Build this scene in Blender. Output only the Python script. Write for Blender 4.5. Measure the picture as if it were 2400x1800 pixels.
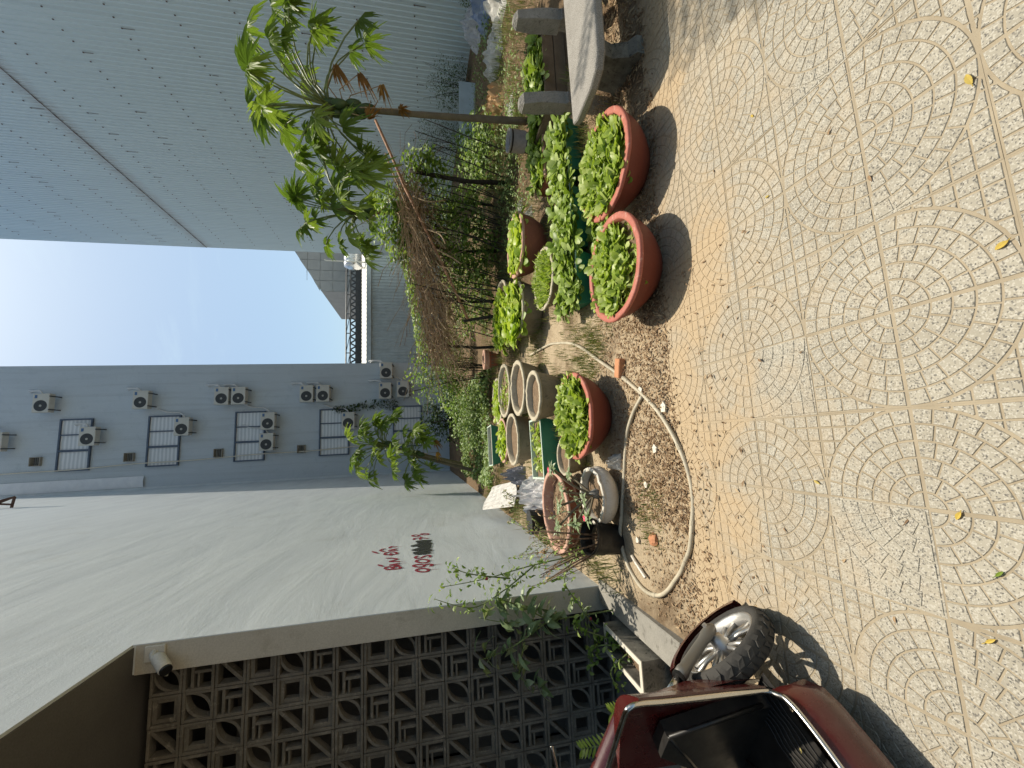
import bpy, math, random
from mathutils import Vector, Matrix, noise as mnoise
random.seed(7)
sc = bpy.context.scene
for o in list(bpy.data.objects): bpy.data.objects.remove(o)
COL = sc.collection
R = math.radians
# ------------------------------------------------------------------ camera
def cam_axes(yaw, pitch, roll):
    cy, sy, cp, sp = math.cos(yaw), math.sin(yaw), math.cos(pitch), math.sin(pitch)
    f = Vector((sy*cp, cy*cp, -sp)); r = Vector((cy, -sy, 0)); u = r.cross(f)
    c, s = math.cos(roll), math.sin(roll)
    return c*r + s*u, -s*r + c*u, f
cr, cu, cf = cam_axes(R(7.976), R(11.54), R(-1.134))
cd = bpy.data.cameras.new('camera'); cam = bpy.data.objects.new('camera', cd); COL.objects.link(cam)
cd.sensor_width = 36; cd.sensor_fit = 'HORIZONTAL'; cd.lens = 944.6/2400*36; cd.clip_start = .02; cd.clip_end = 2000
X, Y, Z = -cu, cr, -cf                       # the phone was held upright, the picture stored on its side
m = Matrix(((X.x, Y.x, Z.x, 0), (X.y, Y.y, Z.y, 0), (X.z, Y.z, Z.z, 1.5), (0, 0, 0, 1)))
cam.matrix_world = m
sc.camera = cam
# ------------------------------------------------------------------ sky and sun
SUN = Vector((.19, .345, 1)).normalized()
w = bpy.data.worlds.new('World'); sc.world = w; w.use_nodes = True
nt = w.node_tree; nt.nodes.clear()
sk = nt.nodes.new('ShaderNodeTexSky'); sk.sky_type = 'NISHITA'; sk.sun_disc = False
sk.sun_elevation = math.asin(SUN.z); sk.sun_rotation = math.atan2(SUN.x, SUN.y)
sk.air_density = 1.0; sk.dust_density = 2.6; sk.ozone_density = .35; sk.altitude = 10
bg = nt.nodes.new('ShaderNodeBackground'); bg.inputs[1].default_value = .125
ow = nt.nodes.new('ShaderNodeOutputWorld')
tc = nt.nodes.new('ShaderNodeTexCoord'); mpw = nt.nodes.new('ShaderNodeMapping'); mpw.inputs['Scale'].default_value = (1, 1, 3.5); mpw.inputs['Rotation'].default_value = (.3, .5, .2)
cn = nt.nodes.new('ShaderNodeTexNoise'); cn.inputs['Scale'].default_value = 2.3; cn.inputs['Detail'].default_value = 7; cn.inputs['Roughness'].default_value = .6; cn.inputs['Distortion'].default_value = .6
crp = nt.nodes.new('ShaderNodeValToRGB'); crp.color_ramp.elements[0].position = .56; crp.color_ramp.elements[1].position = .85; crp.color_ramp.elements[1].color = (.38, .38, .38, 1)
cmx = nt.nodes.new('ShaderNodeMix'); cmx.data_type = 'RGBA'; cmx.inputs[7].default_value = (6.0, 6.8, 7.2, 1)          # thin high cloud
nt.links.new(tc.outputs['Generated'], mpw.inputs[0]); nt.links.new(mpw.outputs[0], cn.inputs['Vector']); nt.links.new(cn.outputs['Fac'], crp.inputs[0]); nt.links.new(crp.outputs[0], cmx.inputs[0]); nt.links.new(sk.outputs[0], cmx.inputs[6])
tint = nt.nodes.new('ShaderNodeMix'); tint.data_type = 'RGBA'; tint.blend_type = 'MULTIPLY'; tint.inputs[0].default_value = 1; tint.inputs[7].default_value = (.92, 1.03, 1.0, 1)
nt.links.new(cmx.outputs[2], tint.inputs[6]); nt.links.new(tint.outputs[2], bg.inputs[0]); nt.links.new(bg.outputs[0], ow.inputs[0])
sl = bpy.data.lights.new('sun', 'SUN'); so = bpy.data.objects.new('sun', sl); COL.objects.link(so)
sl.energy = 4.5; sl.angle = R(.53); sl.color = (1, .91, .765)
so.rotation_euler = SUN.to_track_quat('Z', 'Y').to_euler()
so.location = (4, 8, 30)
sc.view_settings.view_transform = 'Standard'; sc.view_settings.look = 'None'
sc.view_settings.exposure = .26; sc.view_settings.gamma = 1
# ------------------------------------------------------------------ helpers
def L(c): return tuple(((v/255)/12.92 if v/255 <= .04045 else ((v/255+.055)/1.055)**2.4) for v in c)
class MB:
    def __init__(s): s.v = []; s.f = []
    def poly(s, pts):
        i = len(s.v); s.v += [tuple(p) for p in pts]; s.f.append(tuple(range(i, i+len(pts)))); return s
    def grid(s, rows, closed=False):
        i = len(s.v); n = len(rows[0])
        for r in rows: s.v += [tuple(p) for p in r]
        for a in range(len(rows)-1):
            for b in range(n if closed else n-1):
                c = (b+1) % n
                s.f.append((i+a*n+b, i+a*n+c, i+(a+1)*n+c, i+(a+1)*n+b))
        return s
    def box(s, c, d, M=None, ch=0.0):
        x, y, z = d[0]/2, d[1]/2, d[2]/2
        if ch <= 0:
            P = [Vector((sx*x, sy*y, sz*z)) for sx in (-1, 1) for sy in (-1, 1) for sz in (-1, 1)]
            F = [(0, 1, 3, 2), (4, 6, 7, 5), (0, 4, 5, 1), (2, 3, 7, 6), (0, 2, 6, 4), (1, 5, 7, 3)]
        else:
            h = ch; lv = [(-z, h), (-z+h, 0), (z-h, 0), (z, h)]; P = []; F = []
            for zz, ins in lv:
                a, b = x-ins, y-ins; k = h if ins == 0 else 0
                if ins == 0: P += [Vector(q) for q in ((-a+k, -b, zz), (a-k, -b, zz), (a, -b+k, zz), (a, b-k, zz), (a-k, b, zz), (-a+k, b, zz), (-a, b-k, zz), (-a, -b+k, zz))]
                else: P += [Vector(q) for q in ((-a, -b, zz), (a, -b, zz), (a, -b, zz), (a, b, zz), (a, b, zz), (-a, b, zz), (-a, b, zz), (-a, -b, zz))]
            for a in range(3):
                for b in range(8):
                    F.append((a*8+b, a*8+(b+1) % 8, (a+1)*8+(b+1) % 8, (a+1)*8+b))
            F.append(tuple(range(7, -1, -1))); F.append(tuple(range(24, 32)))
        i = len(s.v)
        for p in P:
            if M is not None: p = M @ p
            s.v.append((p.x+c[0], p.y+c[1], p.z+c[2]))
        s.f += [tuple(i+k for k in f) for f in F]
        return s
    def tube(s, pts, r, n=6, cap=True):
        pts = [Vector(p) for p in pts]
        if not hasattr(r, '__len__'): r = [r]*len(pts)
        rows = []; up = None
        for k, p in enumerate(pts):
            t = (pts[min(k+1, len(pts)-1)]-pts[max(k-1, 0)])
            if t.length < 1e-9: t = Vector((0, 0, 1))
            t.normalize()
            if up is None:
                up = t.orthogonal().normalized()
            else:
                up = (up - t*up.dot(t))
                up = up.normalized() if up.length > 1e-6 else t.orthogonal().normalized()
            b = t.cross(up)
            rows.append([p+r[k]*(math.cos(2*math.pi*j/n)*up+math.sin(2*math.pi*j/n)*b) for j in range(n)])
        i = len(s.v); s.grid(rows, True)
        if cap:
            s.f.append(tuple(i+j for j in range(n-1, -1, -1))); e = i+(len(rows)-1)*n
            s.f.append(tuple(e+j for j in range(n)))
        return s
    def lathe(s, prof, n=32, c=(0, 0, 0), wob=0, jit=None):
        rows = []
        for (r, z) in prof:
            rows.append([(c[0]+r*math.cos(2*math.pi*j/n)*(1+wob*math.sin(2*2*math.pi*j/n+1)), c[1]+r*math.sin(2*math.pi*j/n), c[2]+z+(jit(j, r) if jit else 0)) for j in range(n)])
        return s.grid(rows, True)
    def leaf(s, p, d, n, Ln, W, droop=.2, fold=.15, seg=3, prof=None):
        p = Vector(p); d = Vector(d).normalized(); n = Vector(n)
        n = (n-d*n.dot(d))
        n = n.normalized() if n.length > 1e-5 else d.orthogonal().normalized()
        sd = d.cross(n); rows = []
        for k in range(seg+1):
            t = k/seg
            wd = W*.5*(prof(t) if prof else math.sin(math.pi*(.08+.9*t))**.8)
            q = p+d*(Ln*t*(1-.25*abs(droop)*t))-n*(droop*Ln*t*t)
            rows.append([q-sd*wd+n*(fold*wd), q, q+sd*wd+n*(fold*wd)])
        s.grid(rows); return s
    def mesh(s, name, smooth=False):
        me = bpy.data.meshes.new(name); me.from_pydata(s.v, [], s.f); me.validate(); me.update()
        if smooth: me.shade_smooth()
        return me
    def build(s, name, mt, parent=None, smooth=False, world=False, loc=None):
        if world and parent is not None:
            l = parent.location; s.v = [(a-l.x, b-l.y, c-l.z) for a, b, c in s.v]
        me = s.mesh(name, smooth)
        if mt: me.materials.append(mt)
        return obj(name, me, parent, loc)
def obj(name, me, parent=None, loc=None, rot=None, scale=None):
    o = bpy.data.objects.new(name, me); COL.objects.link(o)
    if parent is not None: o.parent = parent
    if loc is not None: o.location = loc
    if rot is not None: o.rotation_euler = rot
    if scale is not None: o.scale = (scale,)*3 if not hasattr(scale, '__len__') else scale
    return o
def tag(o, label=None, cat=None, group=None, kind=None):
    if label: o['label'] = label
    if cat: o['category'] = cat
    if group: o['group'] = group
    if kind: o['kind'] = kind
    return o
def thing(name, label, cat, loc=(0, 0, 0), rz=0, group=None):
    o = bpy.data.objects.new(name, None); COL.objects.link(o); o.location = loc; o.rotation_euler = (0, 0, rz)
    o.empty_display_size = .1
    return tag(o, label, cat, group)
def rnd(a, b): return random.uniform(a, b)
def TZ(x, y):                                 # garden terrain height
    z = .035*max(0, y-2.2)
    z += .05*max(0, min(1, (x-5.5)/3))
    return z
# ------------------------------------------------------------------ materials
def nodes(name):
    mt = bpy.data.materials.new(name); mt.use_nodes = True; t = mt.node_tree
    b = t.nodes['Principled BSDF']; return mt, t, b
def N(t, typ, **kw):
    n = t.nodes.new(typ)
    for k, v in kw.items():
        if k in ('operation', 'blend_type', 'data_type', 'wave_type', 'bands_direction', 'feature', 'distance', 'noise_dimensions'): setattr(n, k, v)
        else: n.inputs[k.replace('_', ' ')].default_value = v
    return n
def lk(t, a, b): t.links.new(a, b)
def coords(t, kind='Object'):
    if kind == 'World':
        return t.nodes.new('ShaderNodeNewGeometry').outputs['Position']
    return t.nodes.new('ShaderNodeTexCoord').outputs[kind]
def noise(t, vec, scale, detail=4, rough=.6, dist=0):
    n = N(t, 'ShaderNodeTexNoise', Scale=scale, Detail=detail, Roughness=rough, Distortion=dist); lk(t, vec, n.inputs['Vector']); return n.outputs['Fac']
def ramp(t, fac, stops):
    r = t.nodes.new('ShaderNodeValToRGB'); e = r.color_ramp.elements
    while len(e) < len(stops): e.new(.5)
    for k, (p, c) in enumerate(stops): e[k].position = p; e[k].color = (*c, 1) if len(c) == 3 else c
    lk(t, fac, r.inputs[0]); return r.outputs[0]
def mix(t, fac, a, b, mode='MIX'):
    n = t.nodes.new('ShaderNodeMix'); n.data_type = 'RGBA'; n.blend_type = mode
    if hasattr(fac, 'is_linked'): lk(t, fac, n.inputs[0])
    else: n.inputs[0].default_value = fac
    for k, v in ((6, a), (7, b)):
        if hasattr(v, 'is_linked'): lk(t, v, n.inputs[k])
        else: n.inputs[k].default_value = (*v, 1)
    return n.outputs[2]
def math_(t, op, a, b=None, clamp=False):
    n = t.nodes.new('ShaderNodeMath'); n.operation = op; n.use_clamp = clamp
    for k, v in ((0, a), (1, b)):
        if v is None: continue
        if hasattr(v, 'is_linked'): lk(t, v, n.inputs[k])
        else: n.inputs[k].default_value = v
    return n.outputs[0]
def bump(t, b, h, strength=.3, dist=.01):
    n = N(t, 'ShaderNodeBump', Strength=strength, Distance=dist); lk(t, h, n.inputs['Height']); lk(t, n.outputs[0], b.inputs['Normal'])
def sep(t, vec):
    n = t.nodes.new('ShaderNodeSeparateXYZ'); lk(t, vec, n.inputs[0]); return n.outputs
def grime(name, c1, c2, scale=5, rough=.8, bs=60, bst=.25, metallic=0, spec=.3, c3=None, fine=90, kind='Object', bd=.004):
    """two-tone worn surface: c1 with patches of c2, fine speckle and a little relief"""
    mt, t, b = nodes(name); v = coords(t, kind)
    a = noise(t, v, scale, 6, .65, .3); f = noise(t, v, fine, 3, .6)
    col = ramp(t, a, [(.3, c1), (.7, c2)])
    if c3: col = mix(t, ramp(t, noise(t, v, scale*2.7, 5, .7, .6), [(.56, (0, 0, 0)), (.68, (1, 1, 1))]), col, c3)
    col = mix(t, .35, col, ramp(t, f, [(.25, (.35, .35, .35)), (.75, (.75, .75, .75))]), 'OVERLAY')
    lk(t, col, b.inputs['Base Color'])
    b.inputs['Roughness'].default_value = rough; b.inputs['Metallic'].default_value = metallic; b.inputs['Specular IOR Level'].default_value = spec
    if bst: bump(t, b, noise(t, v, bs, 5, .65), bst, bd)
    return mt
def plain(name, c, rough=.5, metallic=0, spec=.5, var=.08, scale=20, coat=0):
    mt, t, b = nodes(name); v = coords(t)
    a = noise(t, v, scale, 4)
    lo = tuple(x*(1-var*2) for x in c); hi = tuple(min(1, x*(1+var*2)) for x in c)
    lk(t, ramp(t, a, [(.3, lo), (.7, hi)]), b.inputs['Base Color'])
    rr = ramp(t, noise(t, v, scale*1.7, 4), [(.3, (max(0, rough-.07),)*3), (.7, (min(1, rough+.1),)*3)]); lk(t, rr, b.inputs['Roughness'])
    b.inputs['Metallic'].default_value = metallic; b.inputs['Specular IOR Level'].default_value = spec; b.inputs['Coat Weight'].default_value = coat
    return mt
def leafm(name, c1, c2, c3=None, trans=.35, rough=.45, spec=.35, tcol=None):
    """leaf: colour varies leaf by leaf, light passes through"""
    mt, t, b = nodes(name); g = t.nodes.new('ShaderNodeNewGeometry'); oi = t.nodes.new('ShaderNodeObjectInfo')
    r = math_(t, 'FRACT', math_(t, 'ADD', g.outputs['Random Per Island'], oi.outputs['Random']))
    st = [(0, c1), (.6, c2)] + ([(.9, c3)] if c3 else [])
    col = ramp(t, r, st)
    v = coords(t); col = mix(t, .3, col, ramp(t, noise(t, v, 60, 3), [(.3, (.35, .35, .35)), (.7, (.68, .68, .68))]), 'OVERLAY')
    lk(t, col, b.inputs['Base Color']); b.inputs['Roughness'].default_value = rough; b.inputs['Specular IOR Level'].default_value = spec
    tr = t.nodes.new('ShaderNodeBsdfTranslucent')
    tc = mix(t, 1, col, tcol or (1.0, 1.05, .55), 'MULTIPLY'); lk(t, tc, tr.inputs[0])
    ms = t.nodes.new('ShaderNodeMixShader'); ms.inputs[0].default_value = trans
    out = t.nodes['Material Output']
    lk(t, b.outputs[0], ms.inputs[1]); lk(t, tr.outputs[0], ms.inputs[2]); lk(t, ms.outputs[0], out.inputs[0])
    return mt
M = {}
M['lettuce'] = leafm('lettuce_leaf', (.19, .28, .04), (.36, .47, .07), (.52, .60, .2), .38, .42)
M['lettuce_pale'] = leafm('pale_lettuce_leaf', (.24, .36, .04), (.42, .53, .07), (.54, .62, .14), .42, .42)
M['mustard'] = leafm('mustard_leaf', (.15, .23, .035), (.28, .39, .06), (.45, .54, .19), .36, .42)
M['papaya'] = leafm('papaya_leaf', (.105, .175, .035), (.17, .26, .045), (.27, .36, .075), .46, .45)
M['papaya_dead'] = leafm('papaya_dead_leaf', (.16, .09, .04), (.30, .17, .05), (.45, .27, .06), .25, .7, tcol=(1, .8, .4))
M['vine'] = leafm('vine_leaf', (.11, .19, .04), (.21, .32, .06), (.35, .45, .14), .40, .45)
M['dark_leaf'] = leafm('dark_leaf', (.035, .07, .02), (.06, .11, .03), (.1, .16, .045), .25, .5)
M['cover'] = leafm('ground_cover_leaf', (.11, .18, .055), (.20, .29, .085), (.31, .41, .15), .28, .5)
M['grass'] = leafm('grass_blade', (.11, .16, .045), (.18, .22, .07), (.34, .29, .14), .3, .6)
M['dry'] = leafm('dry_leaf', (.19, .12, .068), (.33, .22, .125), (.5, .38, .23), .12, .75, tcol=(1, .8, .5))
M['adenium'] = leafm('adenium_leaf', (.17, .24, .11), (.25, .33, .17), (.34, .4, .25), .25, .4)
M['yellow'] = leafm('yellow_leaf', (.45, .33, .05), (.55, .40, .08), (.38, .32, .1), .2, .5, tcol=(1, .9, .3))
M['deadvine'] = plain('dead_vine', (.20, .135, .09), .85, 0, .2, .3, 30)
M['twig'] = plain('pale_twig', (.34, .25, .16), .8, 0, .2, .25, 30)
M['darkstick'] = plain('dark_stick', (.045, .038, .03), .8, 0, .2, .3, 30)
M['rodwood'] = plain('reddish_pole_wood', (.36, .2, .125), .7, 0, .3, .2, 18)
M['bark'] = grime('papaya_bark', (.20, .165, .11), (.12, .10, .07), 6, .85, 50, .5)
M['stemgreen'] = plain('green_stem', (.16, .21, .07), .5, 0, .3, .2, 20)
M['petiole'] = plain('papaya_petiole', (.15, .19, .075), .4, 0, .4, .2, 10)
M['soilpot'] = grime('potting_soil', (.17, .115, .07), (.27, .19, .12), 25, .95, 120, .9, bd=.02)
M['concrete'] = grime('pale_concrete', (.36, .34, .29), (.27, .25, .21), 4, .9, 70, .4, c3=(.2, .185, .15))
M['concretedark'] = grime('mouldy_concrete', (.25, .235, .2), (.07, .068, .055), 7, .92, 60, .4, c3=(.035, .035, .03))
mt, t, b = nodes('granite_terrazzo'); v = coords(t)
gs_ = ramp(t, noise(t, v, 210, 3, .75), [(.36, (.05, .047, .042)), (.46, (.17, .158, .14)), (.56, (.28, .262, .235)), (.68, (.5, .48, .44))])
lk(t, mix(t, .25, gs_, ramp(t, noise(t, v, 5, 5), [(.3, (.2, .185, .16)), (.7, (.45, .43, .39))])), b.inputs['Base Color']); b.inputs['Roughness'].default_value = .8
bump(t, b, noise(t, v, 180, 3), .3, .002); M['granite'] = mt
M['stonegrey'] = grime('rough_cast_stone', (.30, .285, .255), (.19, .18, .16), 8, .92, 60, .9, c3=(.13, .12, .105), bd=.015)
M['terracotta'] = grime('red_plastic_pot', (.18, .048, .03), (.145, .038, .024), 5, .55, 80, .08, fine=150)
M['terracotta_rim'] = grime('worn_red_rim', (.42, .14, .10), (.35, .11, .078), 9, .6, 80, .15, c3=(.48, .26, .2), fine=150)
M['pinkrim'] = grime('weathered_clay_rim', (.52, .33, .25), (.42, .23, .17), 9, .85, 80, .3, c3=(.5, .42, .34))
M['clay'] = grime('dull_clay', (.30, .12, .075), (.22, .09, .06), 6, .85, 80, .3)
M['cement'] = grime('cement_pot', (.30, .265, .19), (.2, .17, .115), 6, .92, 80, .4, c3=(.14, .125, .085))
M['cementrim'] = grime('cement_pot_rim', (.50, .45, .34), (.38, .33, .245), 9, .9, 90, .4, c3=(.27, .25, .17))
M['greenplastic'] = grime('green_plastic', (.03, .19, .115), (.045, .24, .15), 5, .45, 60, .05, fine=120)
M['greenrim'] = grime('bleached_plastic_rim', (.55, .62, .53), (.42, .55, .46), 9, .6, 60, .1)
M['whiteceramic'] = grime('dirty_white_ceramic', (.66, .62, .55), (.55, .5, .42), 6, .4, 60, .08, c3=(.42, .36, .27))
M['blackplastic'] = plain('black_plastic', (.012, .012, .012), .45, 0, .5, .2, 20)
M['hose'] = plain('beige_hose', (.45, .40, .30), .5, 0, .4, .12, 9)
M['wood'] = grime('grey_board_wood', (.21, .155, .1), (.13, .095, .062), 7, .9, 60, .5)
M['brick'] = grime('orange_brick', (.52, .25, .13), (.44, .2, .105), 12, .9, 80, .5)
M['shard'] = grime('white_tile_shard', (.66, .62, .53), (.56, .52, .43), 12, .6, 80, .1)
M['steel'] = plain('painted_steel', (.06, .068, .075), .5, .2, .5, .15, 12)
M['rust'] = grime('rusty_steel', (.13, .07, .05), (.08, .05, .04), 9, .85, 80, .3)
M['plasticbag'] = grime('grey_plastic_sheet', (.48, .47, .46), (.33, .33, .345), 9, .45, 30, .4, c3=(.24, .24, .27))
M['bluebag'] = grime('blue_sack', (.09, .14, .27), (.3, .34, .42), 6, .6, 40, .4)
M['whitebag'] = grime('dusty_white_sack', (.55, .54, .5), (.4, .38, .34), 7, .7, 40, .5, c3=(.25, .23, .2))
# ================================================================== the setting
# ---- far ground
mt, t, b = nodes('earth'); v = coords(t, 'World')
lk(t, ramp(t, noise(t, v, .6, 6), [(.3, (.24, .18, .12)), (.7, (.34, .26, .17))]), b.inputs['Base Color']); b.inputs['Roughness'].default_value = .95
M['earth'] = mt
g = MB().poly([(-400, -400, -.14), (400, -400, -.14), (400, 400, -.14), (-400, 400, -.14)]).build('ground', M['earth']); tag(g, kind='structure')

# ---- terrazzo tile paving: four tiles make a circle
TS, OX, OY = .31669, -.27549, 1.01322
def tile_material():
    mt, t, b = nodes('terrazzo_tile'); p = coords(t, 'World'); xyz = sep(t, p)
    vo = N(t, 'ShaderNodeTexVoronoi', Scale=250.0); lk(t, p, vo.inputs['Vector'])
    chip = sep(t, vo.outputs['Color'])
    base = ramp(t, noise(t, p, 3.0, 5), [(.35, (.30, .275, .222)), (.65, (.37, .342, .28))])
    dark = math_(t, 'GREATER_THAN', chip[0], .84)
    lite = math_(t, 'GREATER_THAN', chip[1], .76)
    col = mix(t, math_(t, 'MULTIPLY', lite, .6), base, (.50, .475, .41))
    col = mix(t, math_(t, 'MULTIPLY', dark, .85), col, ramp(t, chip[2], [(0, (.08, .078, .072)), (1, (.2, .185, .16))]))
    col = mix(t, math_(t, 'MULTIPLY', ramp(t, noise(t, p, 6, 5, .7, .5), [(.58, (0, 0, 0)), (.72, (1, 1, 1))]), .45), col, (.2, .19, .165))     # dirt patches
    # blown sand: always in the grooves, in drifts near the garden
    sand = ramp(t, noise(t, p, 60, 4), [(.3, (.36, .272, .17)), (.7, (.45, .348, .222))])
    drift = math_(t, 'ADD', noise(t, p, 1.7, 6, .62, .5), math_(t, 'MULTIPLY', math_(t, 'SUBTRACT', xyz[1], 1.62), .33))
    drift = ramp(t, drift, [(.54, (0, 0, 0)), (.67, (1, 1, 1))])
    thin = math_(t, 'MULTIPLY', ramp(t, math_(t, 'ADD', noise(t, p, 5, 5, .7), math_(t, 'MULTIPLY', math_(t, 'SUBTRACT', xyz[1], 1.7), .3)), [(.33, (0, 0, 0)), (.62, (1, 1, 1))]), .55)
    groove = math_(t, 'LESS_THAN', xyz[2], -.0018)
    groovec = ramp(t, noise(t, p, 9, 5), [(.3, (.27, .225, .158)), (.7, (.355, .30, .215))])
    col = mix(t, thin, col, sand); col = mix(t, groove, col, groovec)
    col = mix(t, math_(t, 'MULTIPLY', drift, .93), col, sand)
    lk(t, col, b.inputs['Base Color']); b.inputs['Roughness'].default_value = .75; b.inputs['Specular IOR Level'].default_value = .25
    bump(t, b, noise(t, p, 260, 4, .7), .35, .002)
    return mt
M['tile'] = tile_material()
def tile_mesh():
    mb = MB(); t = TS; g = .0021; ch = .0014; lo = -.0032; rw = t/6
    def cell(pts):
        n = len(pts); cx = sum(p[0] for p in pts)/n; cy = sum(p[1] for p in pts)/n
        top = []
        for (x, y) in pts:
            d = math.hypot(x-cx, y-cy); k = max(0, (d-ch*1.6)/d) if d > 0 else 1
            top.append((cx+(x-cx)*k, cy+(y-cy)*k, 0))
        bot = [(x, y, lo) for x, y in pts]
        i = len(mb.v); mb.v += bot+top
        for k in range(n): mb.f.append((i+k, i+(k+1) % n, i+n+(k+1) % n, i+n+k))
        mb.f.append(tuple(i+n+k for k in range(n)))
    e = .0055                                                    # half joint between tiles
    cnt = [1, 3, 4, 6, 7, 8]
    for k in range(6):
        r0, r1 = k*rw+(g if k else 0), (k+1)*rw-g
        if k == 5: r1 = t-e
        for q in range(cnt[k]):
            a0, a1 = math.pi/2*q/cnt[k], math.pi/2*(q+1)/cnt[k]
            def lim(a, r, side):                                  # keep clear of neighbours and of the tile edge
                off = e if ((side < 0 and q == 0) or (side > 0 and q == cnt[k]-1)) else g
                return a+(-side)*off/max(r, .01)
            m = 3 if k else 5
            outer = [(r1*math.cos(x), r1*math.sin(x)) for x in [lim(a0, r1, -1)+(lim(a1, r1, 1)-lim(a0, r1, -1))*j/m for j in range(m+1)]]
            if k == 0: inner = [(e, e)]
            else: inner = [(r0*math.cos(x), r0*math.sin(x)) for x in [lim(a1, r0, 1)+(lim(a0, r0, -1)-lim(a1, r0, 1))*j/2 for j in range(3)]]
            cell(outer+inner)
    RO = t+g
    for i in range(6):
        for j in range(6):
            x0, x1, y0, y1 = i*rw+g, (i+1)*rw-g, j*rw+g, (j+1)*rw-g
            if i == 5: x1 = t-e
            if j == 5: y1 = t-e
            if i == 0: x0 = e
            if j == 0: y0 = e
            if math.hypot(x1, y1) <= RO+.004: continue
            ring = []
            S = 8
            for (ax, ay, bx, by) in ((x0, y0, x1, y0), (x1, y0, x1, y1), (x1, y1, x0, y1), (x0, y1, x0, y0)):
                for s in range(S): ring.append((ax+(bx-ax)*s/S, ay+(by-ay)*s/S))
            pts = []
            for (x, y) in ring:
                d = math.hypot(x, y)
                if d < RO:
                    px, py = x*RO/d, y*RO/d
                    if px > x1 or py > y1: continue
                    x, y = px, py
                if not pts or math.hypot(x-pts[-1][0], y-pts[-1][1]) > .004: pts.append((x, y))
            if len(pts) >= 3: cell(pts)
    mb.poly([(0, 0, lo+.0004), (t, 0, lo+.0004), (t, t, lo+.0004), (0, t, lo+.0004)])
    return mb.mesh('tile')
pav = MB().box((.6, -2.6, -.055), (16, 10.0, .09)).build('paving', M['tile']); tag(pav, kind='structure')
tm = tile_mesh(); tm.materials.append(M['tile'])
for i in range(-9, 14):
    for j in range(-4, 5):
        x0, y0 = OX+i*TS, OY+j*TS
        if y0+TS < -.1: continue
        ci, cj = (i if i % 2 == 0 else i+1), (j if j % 2 == 0 else j+1)
        rot = {(0, 0): 0, (1, 0): 1, (1, 1): 2, (0, 1): 3}[(ci-i, cj-j)]
        o = obj('tile', tm, pav, (OX+ci*TS, OY+cj*TS, rnd(-.0012, .0012)), (rnd(-.002, .002), rnd(-.002, .002), rot*math.pi/2))

# ---- garden soil
def soil_material():
    mt, t, b = nodes('sandy_soil'); p = coords(t, 'World'); xyz = sep(t, p)
    sand = ramp(t, noise(t, p, 30, 5), [(.3, (.38, .30, .20)), (.7, (.48, .39, .27))])
    dirt = ramp(t, noise(t, p, 25, 6, .7), [(.25, (.10, .068, .042)), (.75, (.22, .155, .095))])
    k = math_(t, 'ADD', noise(t, p, 1.4, 6, .6, .4), math_(t, 'MULTIPLY', math_(t, 'ABSOLUTE', math_(t, 'SUBTRACT', xyz[0], -.2)), .055))
    k = math_(t, 'ADD', k, math_(t, 'MULTIPLY', math_(t, 'SUBTRACT', xyz[1], 2.5), .03))
    col = mix(t, ramp(t, k, [(.54, (0, 0, 0)), (.72, (1, 1, 1))]), sand, dirt)
    lk(t, col, b.inputs['Base Color']); b.inputs['Roughness'].default_value = .97; b.inputs['Specular IOR Level'].default_value = .1
    bump(t, b, math_(t, 'ADD', noise(t, p, 45, 6, .7), math_(t, 'MULTIPLY', noise(t, p, 9, 4), .8)), .7, .03)
    return mt
M['soil'] = soil_material()
def soil_z(x, y):
    e = 2.14+.05*math.sin(1.7*x+.6)+.05*mnoise.noise(Vector((x*2.2, 0, 0)))
    k = max(0, min(1, (y-e)/.22)); k = k*k*(3-2*k)
    z = TZ(x, y)+.014*mnoise.noise(Vector((x*1.9, y*1.9, 3)))+.006*mnoise.noise(Vector((x*7, y*7, 1)))
    if x > 1.9: z += .02*max(0, min(1, (x-1.9)/.7))*max(0, min(1, (y-2.1)/.3))
    return -.02+(z+.02+.004)*k if k < 1 else z+.004
rows = []
ys = [2.0+.035*k for k in range(46)]+[3.6+.09*k for k in range(60)]+[9+.4*k for k in range(48)]
xs = [-1.34+.05*k for k in range(80)]+[2.66+.12*k for k in range(30)]+[6.3+.4*k for k in range(20)]
for y in ys: rows.append([(x, y, soil_z(x, y)) for x in xs])
so_ = MB().grid(rows).build('garden_soil', M['soil'], None, True); tag(so_, kind='structure')

# ---- white house on the left, with the porch under its upper floor
def stucco():
    mt, t, b = nodes('grey_white_stucco'); p = coords(t, 'World')
    mp = t.nodes.new('ShaderNodeMapping'); mp.inputs['Scale'].default_value = (1, .35, 1.5); mp.inputs['Rotation'].default_value = (R(16), 0, 0); lk(t, p, mp.inputs[0])
    st = noise(t, mp.outputs[0], 1.5, 9, .6, .5); fi = noise(t, p, 70, 4, .7)
    col = ramp(t, st, [(.25, (.53, .58, .615)), (.5, (.59, .64, .67)), (.75, (.65, .70, .725))])
    col = mix(t, math_(t, 'MULTIPLY', ramp(t, noise(t, p, 1.1, 7, .7, .6), [(.55, (0, 0, 0)), (.75, (1, 1, 1))]), .3), col, (.40, .41, .39))     # damp blotches
    lk(t, col, b.inputs['Base Color']); b.inputs['Roughness'].default_value = .93; b.inputs['Specular IOR Level'].default_value = .15
    bump(t, b, math_(t, 'ADD', math_(t, 'MULTIPLY', st, 1.6), math_(t, 'MULTIPLY', fi, .22)), .32, .02)
    return mt
M['stucco'] = stucco()
M['cream'] = grime('cream_render', (.50, .475, .41), (.44, .415, .355), 3, .85, 50, .25, c3=(.40, .37, .31))
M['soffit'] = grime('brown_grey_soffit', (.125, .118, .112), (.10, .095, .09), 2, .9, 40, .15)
house = thing('white_house', 'white rendered house wall with painted red lettering beside the garden', 'building', (-1.43, 10, 0))
WX = -1.33
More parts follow.
